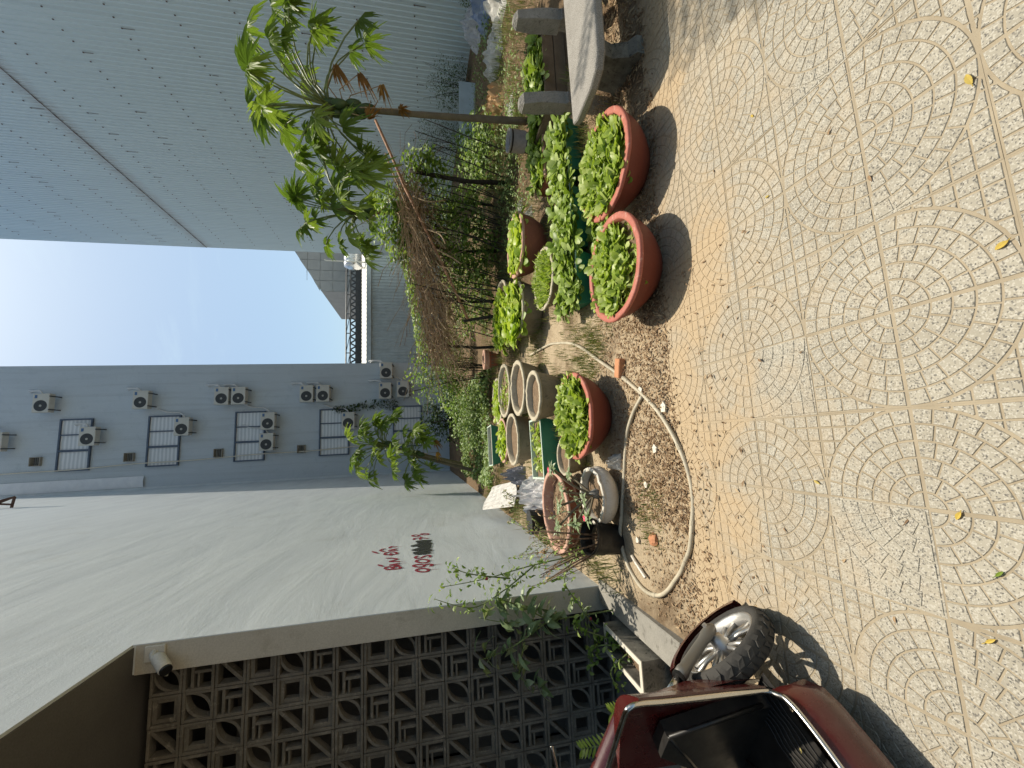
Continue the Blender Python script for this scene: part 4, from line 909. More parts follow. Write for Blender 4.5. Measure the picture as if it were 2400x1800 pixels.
papaya('second papaya tree with lower crown beyond the trellis', (5.35, 8.75, TZ(5.3, 8.7)), (5.10, 8.75, 3.1),
       [(.1, -.2, 1.15), (-.2, .2, 1.0), (-.45, -.3, .8), (-.75, .1, .55), (-.85, -.2, .2), (-.6, .3, -.1), (.5, -.2, .8), (.75, .2, .45), (.85, -.2, .0), (.4, .3, -.3), (-.35, -.3, -.4), (.15, -.5, .6), (-.95, .2, -.25), (.3, .3, 1.2), (-.2, -.5, .3)],
       PLs, 1.25, 6, [], .07, .05)
papaya('papaya tree nearest the apartment block beside the white wall', (-.72, 11.9, TZ(0, 11.9)), (.0, 11.6, 2.75),
       [(.3, .1, .7), (.6, -.2, .0), (-.3, -.3, .3), (-.7, .1, .5), (.1, -.1, .75), (.5, -.2, .6), (.7, .1, .25), (.55, -.3, -.05), (-.2, .1, .8), (-.6, -.2, .7), (-.8, -.1, .25), (-.55, .2, -.2), (.2, -.35, .35), (.75, -.1, -.35)], PLs, 1.15, 4, [], .05, .035)
papaya('shorter papaya tree with yellowing lower leaves beside the white wall', (-.80, 10.9, TZ(0, 10.9)), (-.28, 10.8, 1.95),
       [(.25, -.2, .2), (-.45, -.2, .0), (.45, .1, -.25), (.0, -.1, .55), (.35, -.2, .5), (.6, .1, .25), (.65, -.2, -.1), (-.35, -.1, .5), (-.65, .1, .2), (-.65, -.2, -.15), (.1, -.4, .2), (.3, -.3, -.35), (-.3, -.3, -.4)], PLs, 1.05, 3, [(.35, -.2, -.55), (.05, -.3, -.6)], .05, .035)
# ---- leaf masses
def mass(mb, n, fn, l0, l1, wr=.6, droop=.3, updn=.5):
    for _ in range(n):
        p = fn(); a = rnd(0, 6.28); e = rnd(-.7, .6)
        mb.leaf(p, (math.cos(a)*math.cos(e), math.sin(a)*math.cos(e), math.sin(e)), (rnd(-updn, updn), rnd(-updn, updn), 1), rnd(l0, l1), rnd(l0, l1)*wr, rnd(0, droop), .2, 2)
    return mb
def clump(cx, cy, cz, rx, ry, rz_, k=3.0):
    """points in a ragged mound"""
    sd = rnd(0, 99)
    def f():
        while True:
            u, v_, w_ = rnd(-1, 1), rnd(-1, 1), rnd(-1, 1); q = u*u+v_*v_+w_*w_
            if q > 1.25: continue
            e = .78+.5*mnoise.noise(Vector((u*k, v_*k, w_*k+sd)))
            if q < e*e and q > (.25*e)**2: return (cx+u*rx, cy+v_*ry, cz+w_*rz_)
    return f
def shrub(name, label, cat, base, fol, mat, stems=8, sr=.008, group=None, smat='darkstick', spread=.4, h=.8):
    t = thing(name, label, cat, base, 0, group)
    o = fol.build('foliage', M[mat], t, world=True); 
    for k in range(stems):
        a = rnd(0, 6.28); q = rnd(.2, 1)*spread
        MB().tube([(q*.3*math.cos(a), q*.3*math.sin(a), 0), (q*.6*math.cos(a)+rnd(-.05, .05), q*.6*math.sin(a), h*.5), (q*math.cos(a), q*math.sin(a), h*rnd(.8, 1.1))], [sr, sr*.8, sr*.4], 5).build('stem', M[smat], t)
    return t
# climbing beans and dead vines on the stick trellis
tl = thing('stick_trellis', 'stick trellis piled with brown dead vines and climbing beans', 'trellis', (3.2, 6.6, .15))
dv = MB(); 
for _ in range(1000):
    u = rnd(0, 1)**.9; x = 4.55-3.15*u; y = 6.6+rnd(-.45, .5); z = 1.82-.50*u+rnd(-.24, .22)*(1-abs(u-.55)*.5)
    a = random.gauss(0, .9)+(math.pi if random.random() < .5 else 0); l_ = rnd(.12, .75); p = Vector((x, y, z)); d = Vector((math.cos(a), math.sin(a)*.8, random.gauss(-.05, .4))); q = []
    for k in range(5): q.append(p+d*(l_*k/4)+Vector((rnd(-.06, .06), rnd(-.06, .06), rnd(-.06, .06)-.10*(k/4)**2)))
    dv.tube(q, rnd(.0018, .005), 3, False)
o = dv.build('dead_vines', M['deadvine'], tl, world=True); tag(o, kind='stuff')
dv2 = MB()
for _ in range(520):
    u = rnd(0, 1); x = 4.5-3.0*u; y = 6.5+rnd(-.5, .35); z = 1.80-.50*u+rnd(-.16, .26); a = random.gauss(0, .6)+math.pi; l_ = rnd(.2, 1.2); d = Vector((math.cos(a), math.sin(a)*.6, random.gauss(-.12, .3)))
    dv2.tube([Vector((x, y, z))+d*(l_*k/4)+Vector((rnd(-.03, .03), rnd(-.03, .03), rnd(-.03, .03)-.08*(k/4)**2)) for k in range(5)], rnd(.0022, .006), 3, False)
tag(dv2.build('pale_dead_vines', M['twig'], tl, world=True), kind='stuff')
dl = mass(MB(), 900, lambda: (lambda u: (4.5-3.1*u, 6.6+rnd(-.5, .5), 1.78-.5*u+rnd(-.28, .2)))(rnd(0, 1)), .03, .07, .5, .8)
tag(dl.build('dead_vine_leaves', M['dry'], tl, world=True), kind='stuff')
for (a, b, r_, mt_) in (((5.09, 6.0, 2.27), (1.92, 6.2, .90), .022, 'rodwood'), ((4.6, 6.1, 2.1), (3.0, 6.3, 1.55), .012, 'twig'), ((4.4, 6.3, 1.9), (1.9, 6.4, 1.05), .012, 'twig'), ((4.3, 6.9, 1.95), (1.5, 6.8, 1.35), .016, 'deadvine'), ((3.6, 6.2, 1.75), (2.0, 6.2, 1.2), .01, 'twig'), ((4.5, 7.2, 1.8), (1.6, 7.3, 1.5), .018, 'deadvine')):
    MB().tube([Vector(a).lerp(Vector(b), k/6)+Vector((0, rnd(-.02, .02), rnd(-.02, .02))) for k in range(7)], r_, 7).build('pole', M[mt_], tl, True, True)
for (x, y, zt_, r_) in ((4.3, 6.15, 1.75, .04), (3.5, 7.0, 1.7, .03), (2.5, 6.9, 1.45, .028), (1.6, 6.7, 1.4, .028), (4.6, 7.3, 1.8, .03), (2.2, 5.75, 1.0, .012), (1.95, 6.25, .95, .03)):
    MB().tube([(x, y, TZ(x, y)-.02), (x+rnd(-.05, .05), y, zt_*.5), (x+rnd(-.08, .08), y, zt_)], [r_, r_*.9, r_*.8], 7).build('post', M['darkstick'], tl, True, True)
for k in range(46):
    x = 1.9+3.0*random.random(); y = rnd(5.9, 7.6); s_ = rnd(.25, .6)
    MB().tube([(x, y, TZ(x, y)), (x+s_*.5+rnd(-.05, .05), y+.05, .75), (x+s_, y+.1, 1.35+rnd(0, .4))], [.011, .009, .007], 5).build('stick', M['darkstick'], tl, False, True)
for (a, b, c) in (((3.0, 6.05, 1.35), (2.85, 6.0, 1.12), (2.75, 6.0, .98)), ((3.35, 6.1, 1.5), (3.2, 5.95, 1.3), (3.02, 5.9, 1.22)), ((2.45, 6.1, 1.25), (2.42, 6.05, 1.45), (2.3, 6.1, 1.55)), ((2.2, 6.1, 1.05), (2.05, 6.0, 1.2), (1.9, 6.0, 1.22)), ((3.9, 6.1, 1.7), (3.7, 5.9, 1.45), (3.75, 5.9, 1.2))):
    MB().tube(spline([a, b, c], 4), .012, 6).build('branch', M['twig'], tl, True, True)
bl = MB()
mass(bl, 3000, clump(3.7, 7.0, .95, 1.25, .9, .85), .05, .11, .75)
mass(bl, 1100, clump(2.6, 6.9, .75, .9, .8, .6), .045, .09, .75)
mass(bl, 900, clump(3.75, 6.7, 2.0, .85, .45, .45), .06, .12, .8)
mass(bl, 420, clump(4.45, 6.2, 1.5, .45, .4, .5), .06, .12, .8)
mass(bl, 900, lambda: (lambda u: (4.3-2.7*u, 6.9+rnd(-.4, .4), 2.0-.42*u+rnd(-.05, .12)))(rnd(0, 1)), .05, .1, .8)
tag(bl.build('bean_leaves', M['vine'], tl, world=True), kind='stuff')
# thin tendrils sticking up
for k in range(16):
    x = rnd(1.5, 4.2); MB().tube([(x, 6.7, 1.7-.16*(4.3-x)), (x-.06, 6.7, 2.0-.16*(4.3-x)), (x-.2, 6.7, 2.15-.16*(4.3-x))], [.004, .003, .002], 4).build('tendril', M['stemgreen'], tl, True, True)
# bushes
shrub('climbing_bush', 'leafy climbing bush rising left of the dead vines', 'shrub', (1.5, 8.6, TZ(1, 8.6)), mass(mass(MB(), 900, clump(1.55, 8.6, 1.35, .75, .7, .75), .05, .11, .75), 500, clump(1.0, 8.9, .95, .6, .6, .5), .05, .1, .75), 'vine', 12, .01, None, 'darkstick', .6, 1.6)
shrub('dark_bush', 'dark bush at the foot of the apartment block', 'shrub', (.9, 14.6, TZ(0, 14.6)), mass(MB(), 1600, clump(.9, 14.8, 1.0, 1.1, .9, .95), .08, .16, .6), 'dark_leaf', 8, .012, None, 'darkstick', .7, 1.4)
shrub('dark_bush', 'ragged olive bush between the ground cover and the trellis', 'shrub', (2.2, 11.0, TZ(0, 11)), mass(MB(), 1500, clump(2.3, 11.0, .95, 1.2, .9, .75), .06, .13, .5), 'grass', 10, .01, None, 'deadvine', .8, 1.3)
gcm = MB(); mass(gcm, 5200, lambda: (lambda x, y: (x, y, TZ(x, y)+.05+.32*max(0, .4+mnoise.noise(Vector((x*1.3, y*1.3, 4))))*random.random()**.5))(rnd(-.95, 1.55), rnd(8.0, 13.2)), .05, .11, .8, .4, .6)
tag(gcm.build('ground_cover', M['cover']), 'low leafy ground cover spreading towards the apartment block', 'ground cover', kind='stuff')
for k, (x, y, rx, rz_, n, lab) in enumerate(((9.4, 9.6, .55, .75, 900, 'dark fine-leaved bush behind the white panel'), (9.3, 11.6, .7, 1.0, 1100, 'dark bush against the metal wall behind the second papaya'), (9.5, 7.2, .4, .4, 500, 'low dark weeds against the metal wall by the sacks'), (8.6, 14.2, 1.0, 1.1, 900, 'dark bush at the far end of the metal wall'), (6.6, 10.6, 1.0, .9, 1300, 'leafy bush under the second papaya'))):
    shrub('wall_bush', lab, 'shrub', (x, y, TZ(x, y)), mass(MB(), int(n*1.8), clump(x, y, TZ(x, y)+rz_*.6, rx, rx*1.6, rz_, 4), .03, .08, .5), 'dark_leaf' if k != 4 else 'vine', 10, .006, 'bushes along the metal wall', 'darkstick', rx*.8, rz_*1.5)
for k, (x, y, rx, rz_, n, lab) in enumerate(((5.2, 6.6, .75, .5, 900, 'bright leafy shrub right of the trellis behind the papaya'), (3.3, 8.6, 1.1, .6, 1100, 'bright leafy shrub directly behind the trellis'), (6.2, 8.0, .9, .5, 1300, 'low bright shrub near the white panel'), (.6, 9.9, 1.0, .55, 1500, 'bright shrub rising from the ground cover'))):
    shrub('leafy_shrub', lab, 'shrub', (x, y, TZ(x, y)), mass(MB(), n, clump(x, y, TZ(x, y)+rz_*.6, rx, rx*.9, rz_, 4), .045, .10, .7), 'vine' if k != 3 else 'cover', 8, .006, 'bright shrubs in the middle of the garden', 'darkstick', rx*.8, rz_*1.4)
# creeper on the apartment wall
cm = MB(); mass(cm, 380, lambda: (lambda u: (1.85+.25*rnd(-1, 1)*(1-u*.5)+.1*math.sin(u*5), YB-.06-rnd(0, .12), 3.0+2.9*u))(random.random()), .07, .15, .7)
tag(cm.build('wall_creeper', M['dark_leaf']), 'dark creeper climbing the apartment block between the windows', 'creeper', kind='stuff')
# tomato and pepper plants by the pillar
def climber(name, label, pts_list, leafn, l0, l1, mat, base, smat='stemgreen', red=0, wr=.5):
    t = thing(name, label, 'plant', base)
    allp = []
    for P in pts_list:
        S = spline(P, 6); allp += S; MB().tube(S, [.007*(1-.7*k/len(S)) for k in range(len(S))], 5).build('stem', M[smat], t, True, True)
    fm = MB()
    for _ in range(leafn):
        p = random.choice(allp)+Vector((rnd(-.05, .05), rnd(-.05, .05), rnd(-.05, .05))); a = rnd(0, 6.28)
        fm.leaf(p, (math.cos(a), math.sin(a), rnd(-.6, .4)), (rnd(-.5, .5), rnd(-.7, .3), 1), rnd(l0, l1), rnd(l0, l1)*wr, .4, .2, 3)
    fm.build('leaves', M[mat], t, world=True)
    for k in range(red): 
        p = random.choice(allp); MB().tube([p, p+Vector((0, 0, -.02))], .012, 8).build('fruit', M['redpaint'], t, world=True)
    return t
climber('tomato_plant', 'straggly tomato plant climbing past the white pillar', [
    [(-.92, 3.2, .2), (-1.0, 3.3, .7), (-1.08, 3.35, 1.1), (-1.12, 3.4, 1.45)], [(-1.0, 3.3, .7), (-1.18, 3.35, .95), (-1.3, 3.4, 1.2), (-1.2, 3.4, 1.5)], [(-.92, 3.25, .35), (-1.15, 3.35, .45), (-1.35, 3.35, .35), (-1.55, 3.25, .22)], [(-1.1, 3.35, .9), (-1.05, 3.4, 1.2), (-1.0, 3.45, 1.35)]],
    240, .03, .065, 'vine', (-.92, 3.2, .03), 'stemgreen', 2)
climber('pepper_plant', 'broad leaved plant in front of the white pillar', [
    [(-1.42, 3.3, .0), (-1.45, 3.35, .5), (-1.45, 3.4, .9), (-1.4, 3.45, 1.15)], [(-1.45, 3.35, .6), (-1.62, 3.38, .9), (-1.7, 3.42, 1.15)], [(-1.45, 3.35, .6), (-1.32, 3.4, .85), (-1.25, 3.42, 1.05)], [(-1.6, 3.38, .8), (-1.85, 3.4, .85), (-1.95, 3.42, .7)]],
    125, .09, .16, 'adenium', (-1.42, 3.3, -.06), 'stemgreen', 0, .45)
climber('planter_herb', 'leafy herb spilling out of the concrete planter', [
    [(-1.6, 3.1, .1), (-1.62, 3.2, .25), (-1.7, 3.25, .3), (-1.85, 3.3, .3)], [(-1.6, 3.0, .1), (-1.7, 3.0, .25), (-1.8, 2.95, .22)], [(-1.58, 3.15, .12), (-1.5, 3.2, .35), (-1.45, 3.25, .45)]], 110, .035, .065, 'vine', (-1.6, 3.1, .08), 'stemgreen', 0, .6)
# bare stems in the black bucket, adenium in the white bowl
bs = thing('bare_shrub', 'bare brown stems growing out of the black bucket', 'plant', (-.84, 3.16, .17))
for k in range(9):
    a = rnd(0, 6.28); MB().tube([(.05*math.cos(a), .05*math.sin(a), 0), (.12*math.cos(a)-.03, .1*math.sin(a), .25), (.2*math.cos(a)-.06, .12*math.sin(a), rnd(.4, .62))], [.008, .006, .003], 5).build('stem', M['deadvine'], bs, True)
ad = thing('adenium', 'adenium with grey-green leaves and pink flowers in the white bowl', 'plant', (-.48, 3.18, .15))
tips = [(-.2, -.05, .24), (.06, -.06, .34), (.22, .05, .38), (-.08, .1, .32), (-.14, -.16, .18), (.16, .16, .2), (.0, -.2, .22), (-.24, .1, .34)]
MB().tube([(0, 0, -.02), (.01, 0, .05), (0, 0, .1)], [.05, .04, .025], 9).build('caudex', M['stonegrey'], ad, True)
for k, q in enumerate(tips):
    MB().tube(spline([(0, 0, .06), (q[0]*.4, q[1]*.4, q[2]*.6), q], 4), .010, 6).build('branch', M['bark'], ad, True)
    lm = MB()
    for j in range(9): 
        a = 2*math.pi*j/9; lm.leaf(q, (math.cos(a), math.sin(a), rnd(.1, .7)), (0, 0, 1), rnd(.06, .10), .03, .3, .3, 3)
    lm.build('leaves', M['adenium'], ad)
    if k in (2, 4):
        fl = MB()
        for j in range(5): a = 2*math.pi*j/5; fl.leaf(Vector(q)+Vector((0, 0, .03)), (math.cos(a), math.sin(a), .5), (0, 0, 1), .03, .022, .2, .2, 3)
        fl.build('flower', plain('pink_petal', (.6, .03, .09), .5), ad)
# feathery fern-like leaves by the scooter
fr = thing('fern_plant', 'bright green fern-like leaves rising beside the scooter', 'plant', (-1.72, 2.52, -.09))
for (tip, mid) in (((-.30, .28, .66), (-.2, .15, .40)), ((.06, .0, .55), (.03, .0, .3)), ((-.42, .42, .45), (-.2, .2, .3))):
    S = spline([(0, 0, 0), mid, tip], 10); MB().tube(S, [.006*(1-.7*k/len(S)) for k in range(len(S))], 5).build('stem', M['stemgreen'], fr, True)
    lm = MB()
    for k in range(11, len(S)):
        d = (S[k]-S[k-1]).normalized(); sd_ = d.cross(Vector((.5, -.7, .3))).normalized()
        for sg in (-1, 1): lm.leaf(S[k], sd_*sg+d*.8, Vector((.5, -.7, .5)),   .075*(1.15-abs(k/len(S)-.6)), .018, .2, .2, 3)
    lm.build('leaflets', M['lettuce'], fr)
# tree outside the picture on the right whose shade falls on the tiles
ot = thing('overhanging_tree', 'tree on the right whose leafy branch shades the tiles', 'tree', (6.6, -.6, -.02))
MB().tube([(0, 0, 0), (-.1, .3, 2.2), (-.6, 1.2, 4.3), (-1.8, 2.4, 5.9), (-3.1, 3.3, 6.5)], [.16, .13, .1, .06, .03], 9).build('trunk', M['bark'], ot, True)
om = MB()
for (cx, cy, cz) in ((4.1, 4.05, 6.4), (3.85, 3.72, 6.4), (4.3, 3.4, 6.5), (3.62, 3.2, 6.45)):
    for j in range(9):
        a = rnd(2.2, 4.6); d = Vector((math.cos(a), math.sin(a)*.6-.1, rnd(-.5, .0))).normalized(); S = [Vector((cx, cy, cz))+d*(.6*k/8)-Vector((0, 0, .15*(k/8)**2)) for k in range(9)]
        for q in S: 
            for sg in (-1, 1): om.leaf(q, d*.7+d.cross(Vector((0, 0, 1)))*sg, (0, 0, 1), .16, .03, .3, .2, 2)
om.build('crown', M['vine'], ot, world=True)
# ================================================================== ground litter
lit = MB()
def drop(n, fx, l0=.012, l1=.035):
    for _ in range(n):
        x, y = fx(); z = (soil_z(x, y) if y > 2.12 else 0)+rnd(.002, .014); a = rnd(0, 6.28)
        lit.leaf((x, y, z), (math.cos(a), math.sin(a), rnd(-.15, .5)), (rnd(-.6, .6), rnd(-.6, .6), 1), rnd(l0, l1), rnd(.005, .014), rnd(-.5, .8), rnd(-.2, .8), 2)
drop(7500, lambda: (rnd(-.6, 1.6), 2.22+abs(random.gauss(0, .55))), .014, .042)
drop(4500, lambda: (rnd(1.6, 4.2), 2.15+abs(random.gauss(0, .5))), .02, .06)
drop(1500, lambda: (rnd(-1.2, .0), 2.15+abs(random.gauss(0, .3))))
drop(260, lambda: (random.gauss(-.6, .35), 2.13+random.gauss(0, .05)), .015, .04)
drop(110, lambda: (rnd(-1.0, 1.0), 2.1-abs(random.gauss(0, .25))), .015, .04)
drop(2500, lambda: (rnd(1.5, 6.5), rnd(4.0, 7.5)), .03, .09)
tag(lit.build('leaf_litter', M['dry']), 'dry brown leaf litter scattered over the sandy soil', 'leaf litter', kind='stuff')
gr = MB()
def tuft(x, y, n, h, sp):
    z = soil_z(x, y)
    for _ in range(n):
        a = rnd(0, 6.28); e = rnd(.5, 1.45); gr.leaf((x+random.gauss(0, sp), y+random.gauss(0, sp), z), (math.cos(a)*math.cos(e), math.sin(a)*math.cos(e), math.sin(e)), (math.cos(a), math.sin(a), .3), h*rnd(.5, 1.2), .006, rnd(.1, .6), .1, 2)
for (x, y) in ((.73, 3.48), (.73, 3.1), (.6, 3.3), (.85, 3.3), (.55, 3.55), (.9, 3.6)):
    for _ in range(7): tuft(x+random.gauss(0, .1), y+random.gauss(0, .1), 26, .07, .04)
for _ in range(330): tuft(rnd(-1.15, 1.4), rnd(3.5, 8.0), 18, rnd(.06, .14), .05)
for _ in range(520): tuft(rnd(1.2, 6.8), rnd(3.9, 9.0), 16, rnd(.08, .18), .06)
for _ in range(60): tuft(rnd(4.2, 7.4), rnd(4.6, 7.0), 26, rnd(.12, .25), .08)
for _ in range(50): tuft(-1.2+abs(random.gauss(0, .12)), rnd(3.1, 9.0), 22, rnd(.1, .28), .05)
for _ in range(26): tuft(rnd(-.75, -.35), rnd(2.5, 2.75), 10, .05, .03)
for _ in range(40): tuft(rnd(2.2, 3.6), rnd(2.5, 3.3), 14, rnd(.06, .14), .05)
tag(gr.build('weeds', M['grass']), 'short weeds and dry grass between the pots', 'weeds', kind='stuff')
# brown mound of dead straw under the bench and papaya
stw = MB()
for _ in range(3000):
    x, y = random.gauss(2.75, .28), random.gauss(2.72, .16); h = .22*math.exp(-((x-2.62)/.22)**2-((y-2.72)/.16)**2)
    a = rnd(0, 6.28); stw.leaf((x, y, soil_z(x, y)+h*random.random()), (math.cos(a), math.sin(a), rnd(-.4, .7)), (0, 0, 1), rnd(.03, .09), .005, rnd(0, .8), .1, 2)
tag(stw.build('straw_heap', M['dry']), 'heap of dead straw under the stone bench', 'straw', kind='stuff')
# single leaves lying on the tiles
def one(x, y, ln, wd, mat, lab, a, z=.004, curl=.3):
    ln *= .5; wd *= .5
    mb = MB().leaf((x, y, z), (math.cos(a), math.sin(a), .12), (0, 0, 1), ln, wd, curl*.4, .35, 5); mb.tube([(x, y, z), (x-math.cos(a)*ln*.3, y-math.sin(a)*ln*.3, z+.004)], .0012, 4)
    tag(mb.build('fallen_leaf', M[mat]), lab, 'leaf', 'fallen leaves on the tiles')
one(.92, .72, .075, .032, 'yellow', 'large yellow leaf lying on the tiles at lower right', .2)
one(.455, .72, .06, .03, 'yellow', 'yellow leaf at the bottom edge of the tiles', 2.0)
one(-.27, .93, .055, .025, 'yellow', 'yellow leaf lying inside a tile circle near the camera', 2.6)
one(-.23, 1.36, .05, .022, 'yellow', 'small yellow leaf at a tile joint in the middle', 1.1)
one(-.62, .93, .06, .018, 'yellow', 'narrow yellow leaf beyond the scooter shadow', -.9)
one(-.43, .88, .05, .016, 'lettuce', 'small green leaf on the tiles near the camera', -.8)
one(1.43, 1.42, .045, .022, 'yellow', 'orange leaf near the shaded tiles', .6)
one(1.02, 1.40, .04, .02, 'yellow', 'little pale yellow leaf on a tile joint to the right', 1.4)
one(.82, 1.0, .05, .02, 'dry', 'dark curled leaf on a joint right of the middle', .3)
for k, (x, y, a) in enumerate(((1.35, 1.7, .5), (.95, 1.72, 1.2), (.62, 1.72, 2.0), (-.12, 1.75, .2), (-.2, 1.95, 1.7), (-.45, 1.55, .8), (-.5, 1.3, 2.2), (-.33, 1.08, -.6), (-.7, 1.75, 1.0), (.05, 1.65, 1.5), (.28, 1.9, .4), (-.62, 1.9, 2.7), (-.9, 1.95, .3), (-.55, 1.98, 1.1), (.75, 1.5, .9), (1.1, 1.1, 2.2), (.3, 1.35, 1.9), (-.66, 1.16, .2))):
    one(x, y, rnd(.035, .055), rnd(.012, .02), 'dry', 'curled brown leaf lying on the tiles', a, .005, 1.2)

# straggly half-dry weeds among the pots by the wall
def straggle(label, x, y, z, n, h, mat):
    t = thing('dry_weed', label, 'weed', (x, y, z), 0, 'straggly weeds by the white wall')
    fm = MB()
    for k in range(n):
        a = rnd(0, 6.28); S = spline([(rnd(-.05, .05), rnd(-.05, .05), 0), (.3*h*math.cos(a), .3*h*math.sin(a), h*.55), (.6*h*math.cos(a+.3), .6*h*math.sin(a+.3), h*rnd(.75, 1.05))], 5)
        MB().tube(S, [.004*(1-.6*q/len(S)) for q in range(len(S))], 4).build('stem', M['deadvine'], t)
        for q in S[3:]:
            for _ in range(2):
                b_ = rnd(0, 6.28); fm.leaf(q, (math.cos(b_), math.sin(b_), rnd(-.7, .3)), (0, 0, 1), rnd(.03, .06), rnd(.012, .024), .5, .3, 2)
    fm.build('leaves', M[mat], t)
straggle('straggly dry weed leaning over the wide pink rimmed bowl', -.95, 3.75, .05, 9, .5, 'dry')
straggle('straggly green weed between the white bowl and the bucket', -.66, 3.42, .04, 8, .42, 'adenium')
straggle('dry weed at the foot of the white wall beside the sheet', -1.12, 4.5, .08, 10, .45, 'grass')
straggle('dry weed in front of the white foam board', -.95, 5.7, .12, 12, .4, 'grass')
straggle('tall dry weed against the wall behind the bucket', -1.15, 3.8, .05, 9, .7, 'vine')

lg = MB()
for _ in range(46):
    cx, cy, q = rnd(4.2, 8.6), rnd(4.4, 9.5), rnd(.15, .4)
    mass(lg, 70, lambda: (cx+random.gauss(0, q), cy+random.gauss(0, q), TZ(cx, cy)+rnd(.02, .16)), .03, .08, .55)
for _ in range(30):
    cx, cy, q = rnd(2.6, 5.2), rnd(5.0, 6.4), rnd(.12, .3)
    mass(lg, 60, lambda: (cx+random.gauss(0, q), cy+random.gauss(0, q), TZ(cx, cy)+rnd(.02, .2)), .03, .07, .55)
tag(lg.build('low_greens', M['cover']), 'low green weeds spreading around the papaya and under the trellis', 'weeds', kind='stuff')
# ================================================================== parked scooter (steering locked to the left, on its side stand)
def gloss(name, c, rough=.18, metallic=0.0, coat=.6):
    mt, t, b = nodes(name); v = coords(t)
    du = ramp(t, noise(t, v, 7, 6, .7), [(.45, (0, 0, 0)), (.8, (1, 1, 1))])
    lk(t, mix(t, math_(t, 'MULTIPLY', du, .10), c, (.3, .26, .2)), b.inputs['Base Color'])
    lk(t, ramp(t, noise(t, v, 12, 5, .7), [(.3, (rough,)*3), (.75, (min(1, rough+.22),)*3)]), b.inputs['Roughness'])
    b.inputs['Metallic'].default_value = metallic; b.inputs['Coat Weight'].default_value = coat; b.inputs['Coat Roughness'].default_value = .12
    return mt
M['redpaintwork'] = gloss('dark_red_paint', (.07, .008, .007))
M['chrome'] = gloss('chrome_trim', (.62, .6, .56), .12, 1.0, 0)
M['alloy'] = gloss('dusty_alloy', (.50, .49, .47), .35, .85, 0)
M['forkgrey'] = gloss('grey_fork_leg', (.24, .225, .2), .38, .6, 0)
M['rubber'] = grime('dusty_tyre_rubber', (.035, .034, .032), (.06, .056, .05), 7, .85, 60, .25)
M['blackpanel'] = gloss('black_moulded_plastic', (.012, .011, .010), .35, 0, 0)
SB = (-1.25, 1.2, 0)
scoot = thing('motor_scooter', 'dark red motor scooter with chrome trim parked on the tiles', 'scooter', SB)
Cw = Vector((-.969, 1.724, .235)); nw = Vector((.771, .364, .522)).normalized()
e1 = nw.cross(Vector((0, 0, 1))).normalized(); e2 = nw.cross(e1)
MW = Matrix.Translation(Cw-Vector(SB)) @ Matrix((nw, e1, e2)).transposed().to_4x4()
def rev(prof, n=48):
    return [[(x, r*math.cos(2*math.pi*j/n), r*math.sin(2*math.pi*j/n)) for j in range(n)] for x, r in prof]
rim = MB().grid(rev([(-.035, .165), (-.034, .181), (-.02, .174), (0, .160), (.02, .165), (.030, .172), (.034, .188), (.040, .188), (.038, .176), (.026, .165), (.0, .154), (-.03, .160), (-.035, .165)]), True)
wo = rim.build('wheel', M['alloy'], scoot, True); wo.matrix_local = MW
ty = MB().grid(rev([(.040, .186), (.047, .196), (.049, .206), (.045, .218), (.030, .230), (.0, .236), (-.030, .230), (-.045, .218), (-.049, .206), (-.047, .196), (-.040, .186)], 56), True)
ty.build('tyre', M['rubber'], wo, True)
tb = MB()
for k in range(26):
    for sg in (-1, 1):
        a = 2*math.pi*(k+.25*sg)/26
        P = []
        for (x, da) in ((.004, -.09), (.026, -.02), (.044, -.05), (.046, .06), (.028, .085), (.004, .02)):
            xx = x*sg; r = .2385-.26*(abs(x)/.05)**2*.055+.0035-(.012 if abs(x) > .04 else 0); P.append((xx, r*math.cos(a+da), r*math.sin(a+da)))
        if sg < 0: P = P[::-1]
        inner = [(x, y*.972, z*.972) for x, y, z in P]
        tb.poly(P[::-1])
        for i in range(6): tb.poly([P[i], P[(i+1) % 6], inner[(i+1) % 6], inner[i]])
tag(tb.build('tread', M['rubber'], wo), kind='stuff')
for k in range(6):
    a = 2*math.pi*k/6
    for da in (-.17, .17):
        sp_ = MB(); p0_ = Vector((.012, .035*math.cos(a+da*.6), .035*math.sin(a+da*.6))); p1_ = Vector((.004, .160*math.cos(a+da), .160*math.sin(a+da)))
        sp_.tube([p0_, p0_.lerp(p1_, .5)+Vector((.006, 0, 0)), p1_], [.011, .009, .013], 6).build('spoke', M['alloy'], wo, True)
MB().grid(rev([(-.05, .001), (-.05, .03), (-.03, .045), (.02, .045), (.04, .034), (.06, .03), (.062, .012), (.075, .012), (.075, .001)], 20), True).build('hub', M['alloy'], wo, True)
MB().grid(rev([(-.024, .05), (-.024, .10), (-.030, .10), (-.030, .05)], 32), True).build('brake_disc', M['forkgrey'], wo)
def W(p): return Vector(p)-Vector(SB)
ax = Vector((-.107, -.09, .222)).normalized()
for sg in (1, -1):
    f0 = W(Cw)+nw*(.088*sg)
    MB().tube([f0-ax*.035, f0-ax*.02, f0+ax*.03, f0+ax*.06, f0+ax*.22, f0+ax*.235, f0+ax*.27], [.012, .024, .027, .022, .024, .028, .027], 14).build('fork_leg', M['forkgrey'], scoot, True)
    MB().tube([f0+ax*.262, f0+ax*.275], [.029, .029], 14).build('fork_seal', M['blackplastic'], scoot)
    MB().tube([f0+ax*.27, f0+ax*.36], .016, 12).build('fork_tube', M['chrome'], scoot, True)
    MB().tube([f0-nw*(.01*sg), f0+nw*(.035*sg)], .011, 6).build('axle_bolt', M['alloy'], scoot)
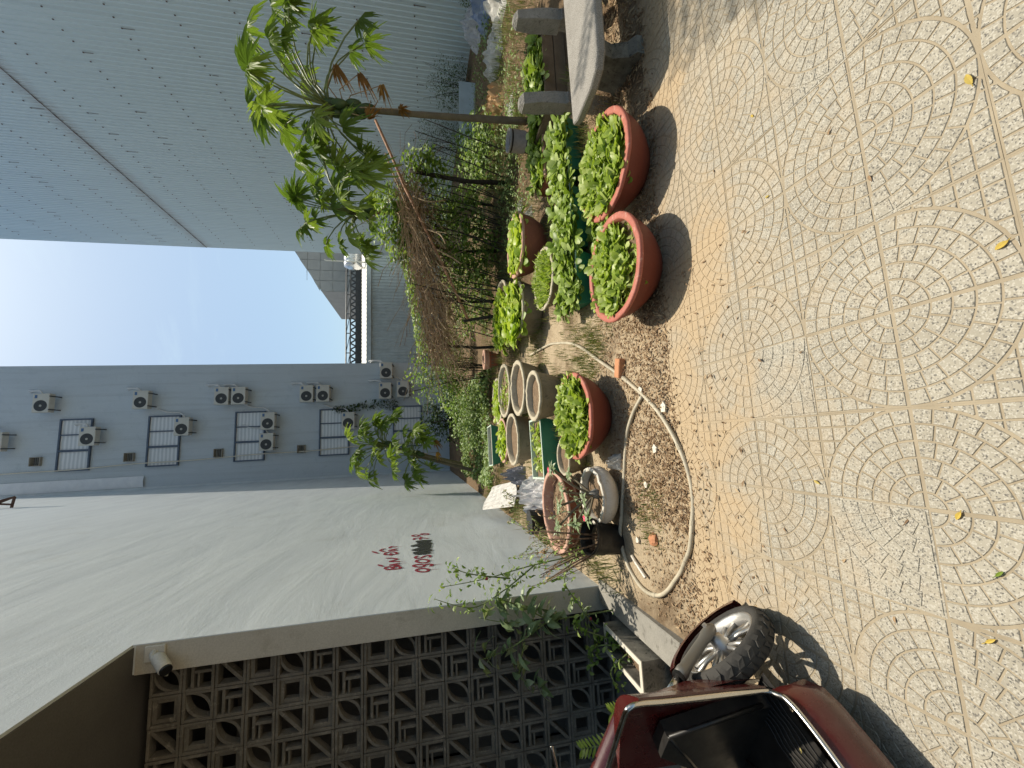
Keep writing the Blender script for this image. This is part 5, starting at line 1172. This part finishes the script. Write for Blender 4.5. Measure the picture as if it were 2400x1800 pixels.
# mudguard follows the wheel
mg = MB(); rows = []
for k in range(15):
    a = -1.3+2.2*k/14
    rows.append([MW @ Vector((x, r*math.cos(a+math.pi*1.0), r*math.sin(a+math.pi*1.0))) for x, r in ((-.062, .235), (-.06, .262), (-.03, .275), (.03, .275), (.06, .262), (.062, .235))])
mg.grid(rows).build('mudguard', M['redpaintwork'], scoot, True)
# leg shield
hd = Vector((.5, .866, 0)); lf = Vector((-.866, .5, 0))
edge = [(-.975, 1.432, .285), (-.966, 1.430, .34), (-.955, 1.431, .50), (-.944, 1.436, .70), (-.936, 1.438, .80), (-.945, 1.444, .838), (-.99, 1.47, .852), (-1.252, 1.621, .866), (-1.33, 1.668, .866)]
RE = spline(edge[:5], 4)
def left_of(p): return Vector(p)+lf*(.43+.04*(Vector(p).z-.3))
rowsI, rowsO = [], []
for p in RE:
    q = left_of(p); I_, O_ = [], []
    for j in range(13):
        u = j/12; a = Vector(p).lerp(q, u); d = math.sin(math.pi*u)
        I_.append(W(a+hd*(.012+.05*d)-Vector((0, 0, 0)))); O_.append(W(a+hd*(.02+.11*d)))
    rowsI.append(I_); rowsO.append(O_)
ins_ = MB().grid(rowsI).build('inner_shield', M['redpaintwork'], scoot, True)
MB().grid(rowsO).build('front_shield', M['redpaintwork'], scoot, True)
MB().grid([rowsI[-1], rowsO[-1]]).grid([[r[0] for r in rowsI], [r[0] for r in rowsO]]).grid([[r[-1] for r in rowsI], [r[-1] for r in rowsO]]).build('shield_edge', M['redpaintwork'], scoot)
MB().tube([W(p) for p in spline(edge, 5)], .0095, 10).build('chrome_trim', M['chrome'], scoot, True)
MB().tube([W(p) for p in spline([(-.975, 1.432, .285), (-.966, 1.39, .279), (-.962, 1.36, .278), (-.985, 1.30, .276), (-1.06, 1.18, .272), (-1.25, .90, .27), (-1.42, .62, .27)], 5)], .0095, 10).build('chrome_trim', M['chrome'], scoot, True)
# black inner panel (toolbox lid) and tunnel
pn = [(-1.029, 1.463, .25), (-1.123, 1.537, .658), (-1.22, 1.595, .665), (-1.352, 1.659, .471), (-1.42, 1.69, .25)]
f = [W(p)-hd*.015 for p in pn]; b_ = [W(p)+hd*.05 for p in pn]; mb = MB().poly(f)
for i in range(5): mb.poly([f[i], b_[i], b_[(i+1) % 5], f[(i+1) % 5]])
mb.build('inner_panel', M['blackpanel'], scoot)
MB().tube([W((-1.03, 1.455, .30)), W((-1.12, 1.522, .655))], .008, 6).tube([W((-1.12, 1.522, .655)), W((-1.35, 1.645, .475))], .008, 6).build('panel_edge', M['blackpanel'], scoot, True)
# floorboard with ribbed mat
def floor_pt(s_, u): 
    a = Vector((-.93, 1.475, .262)).lerp(Vector((-1.44, .60, .262)), s_); return a+lf*(.006+.52*u)
MB().grid([[W(floor_pt(i/6, j/4)) for j in range(5)] for i in range(7)]).build('floorboard', M['blackpanel'], scoot)
for k in range(7):
    rows = []
    S = [W(floor_pt(.02+.9*q/40, .05+.045*k)+Vector((.006*math.sin(q*1.1+k*.8), .006*math.cos(q*.9), .004))) for q in range(41)]
    MB().tube(S, .0022, 4).build('mat_rib', M['rubber'], scoot)
# lower side fairing
mb = MB()
up_ = [(-.972, 1.435, .28), (-.962, 1.36, .272), (-.985, 1.30, .27), (-1.06, 1.18, .266), (-1.25, .90, .264), (-1.44, .60, .264)]
rows = []
for k, p in enumerate(up_):
    p = Vector(p); o_ = -lf
    rows.append([W(p), W(p+o_*(.016 if k else .01)+Vector((0, 0, -.03))), W(p+o_*(.028 if k else .012)+Vector((0, 0, -.08))), W(p+o_*.03+Vector((0, 0, -.14))), W(p-o_*.02+Vector((0, 0, -.17)))])
mb.grid(rows).build('side_fairing', M['redpaintwork'], scoot, True)
rows2 = [[W(Vector(p)+lf*.42+Vector((0, 0, dz))+lf*dx) for dx, dz in ((0, 0), (.03, -.05), (.02, -.14), (-.03, -.17))] for p in up_]
MB().grid(rows2).build('side_fairing', M['redpaintwork'], scoot, True)
MB().grid([[r[-1] for r in rows], [r[-1] for r in rows2]]).build('belly_pan', M['blackpanel'], scoot)
# nose between shield and wheel
rows = []
for z, w0, fw in ((.26, .03, .06), (.36, .05, .13), (.50, .07, .15), (.66, .05, .12), (.80, .03, .07)):
    c0 = Vector((-.955, 1.435, z)); rows.append([W(c0+lf*(w0+(.43-2*w0)*u)+hd*(.02+fw*math.sin(math.pi*(.1+.8*u)))) for u in [j/8 for j in range(9)]])
MB().grid(rows).build('nose_fairing', M['redpaintwork'], scoot, True)
# column, handlebar, lever, rear half (behind the camera's view)
top = Vector((-1.60, 1.66, .98)); mid_ = W(Cw)+ax*.33+hd*.05
MB().tube([mid_, W((-1.24, 1.80, .72)), W((-1.5, 1.76, .92)), W(top)], [.03, .05, .05, .04], 10).build('steering_column', M['redpaintwork'], scoot, True)
g0 = W((-1.44, 1.80, 1.0)); g1 = W((-1.82, 1.50, .99))
MB().tube([g0, W(top), g1], [.015, .017, .015], 10).build('handlebar', M['chrome'], scoot, True)
for a, b2 in ((g0, g0.lerp(W(top), .35)), (g1, g1.lerp(W(top), .35))): MB().tube([a, b2], .019, 12).build('grip', M['blackplastic'], scoot)
lv = [W((-1.50, 1.86, .995)), W((-1.40, 1.87, 1.0)), W((-1.315, 1.85, 1.02)), W((-1.30, 1.85, 1.022))]
MB().tube(spline(lv, 4), [.007]*12+[.010], 8).build('brake_lever', M['chrome'], scoot, True)
body = MB(); rows = []
for s_, wd, zt in ((0, .10, .5), (.12, .15, .62), (.35, .18, .68), (.7, .17, .70), (1.0, .10, .66)):
    c0 = Vector((-1.62, .70, 0))-hd*(s_*.85)
    rows.append([W(c0+lf*(wd*math.cos(th_))*1.0+Vector((0, 0, .24+(zt-.24)*max(0, math.sin(th_))))) for th_ in [math.pi*j/10 for j in range(11)]])
body.grid(rows).build('rear_body', M['redpaintwork'], scoot, True)
st_ = MB(); rows = []
for s_, wd, zt in ((.02, .09, .66), (.15, .14, .74), (.5, .15, .77), (.85, .12, .80), (.98, .07, .78)):
    c0 = Vector((-1.62, .70, 0))-hd*(s_*.85)
    rows.append([W(c0+lf*(wd*math.cos(th_))+Vector((0, 0, .62+(zt-.62)*max(0, math.sin(th_))**.6))) for th_ in [math.pi*j/10 for j in range(11)]])
st_.grid(rows).build('seat', M['blackpanel'], scoot, True)
rw = MB().grid(rev([(.045, .14), (.05, .2), (.03, .228), (0, .234), (-.03, .228), (-.05, .2), (-.045, .14), (.045, .14)], 36), True); ro = rw.build('rear_wheel', M['rubber'], scoot, True)
ro.matrix_local = Matrix.Translation(W(Vector((-1.62, .70, .234))-hd*.55)) @ Matrix((-lf, hd, Vector((0, 0, 1)))).transposed().to_4x4()
MB().tube([W((-1.70, 1.0, .3)), W((-1.9, .98, .005))], .012, 6).build('side_stand', M['steel'], scoot)
one(-1.11, 1.33, .022, .015, 'yellow', 'tiny yellow leaf lying on the scooter floor', .5, .272)
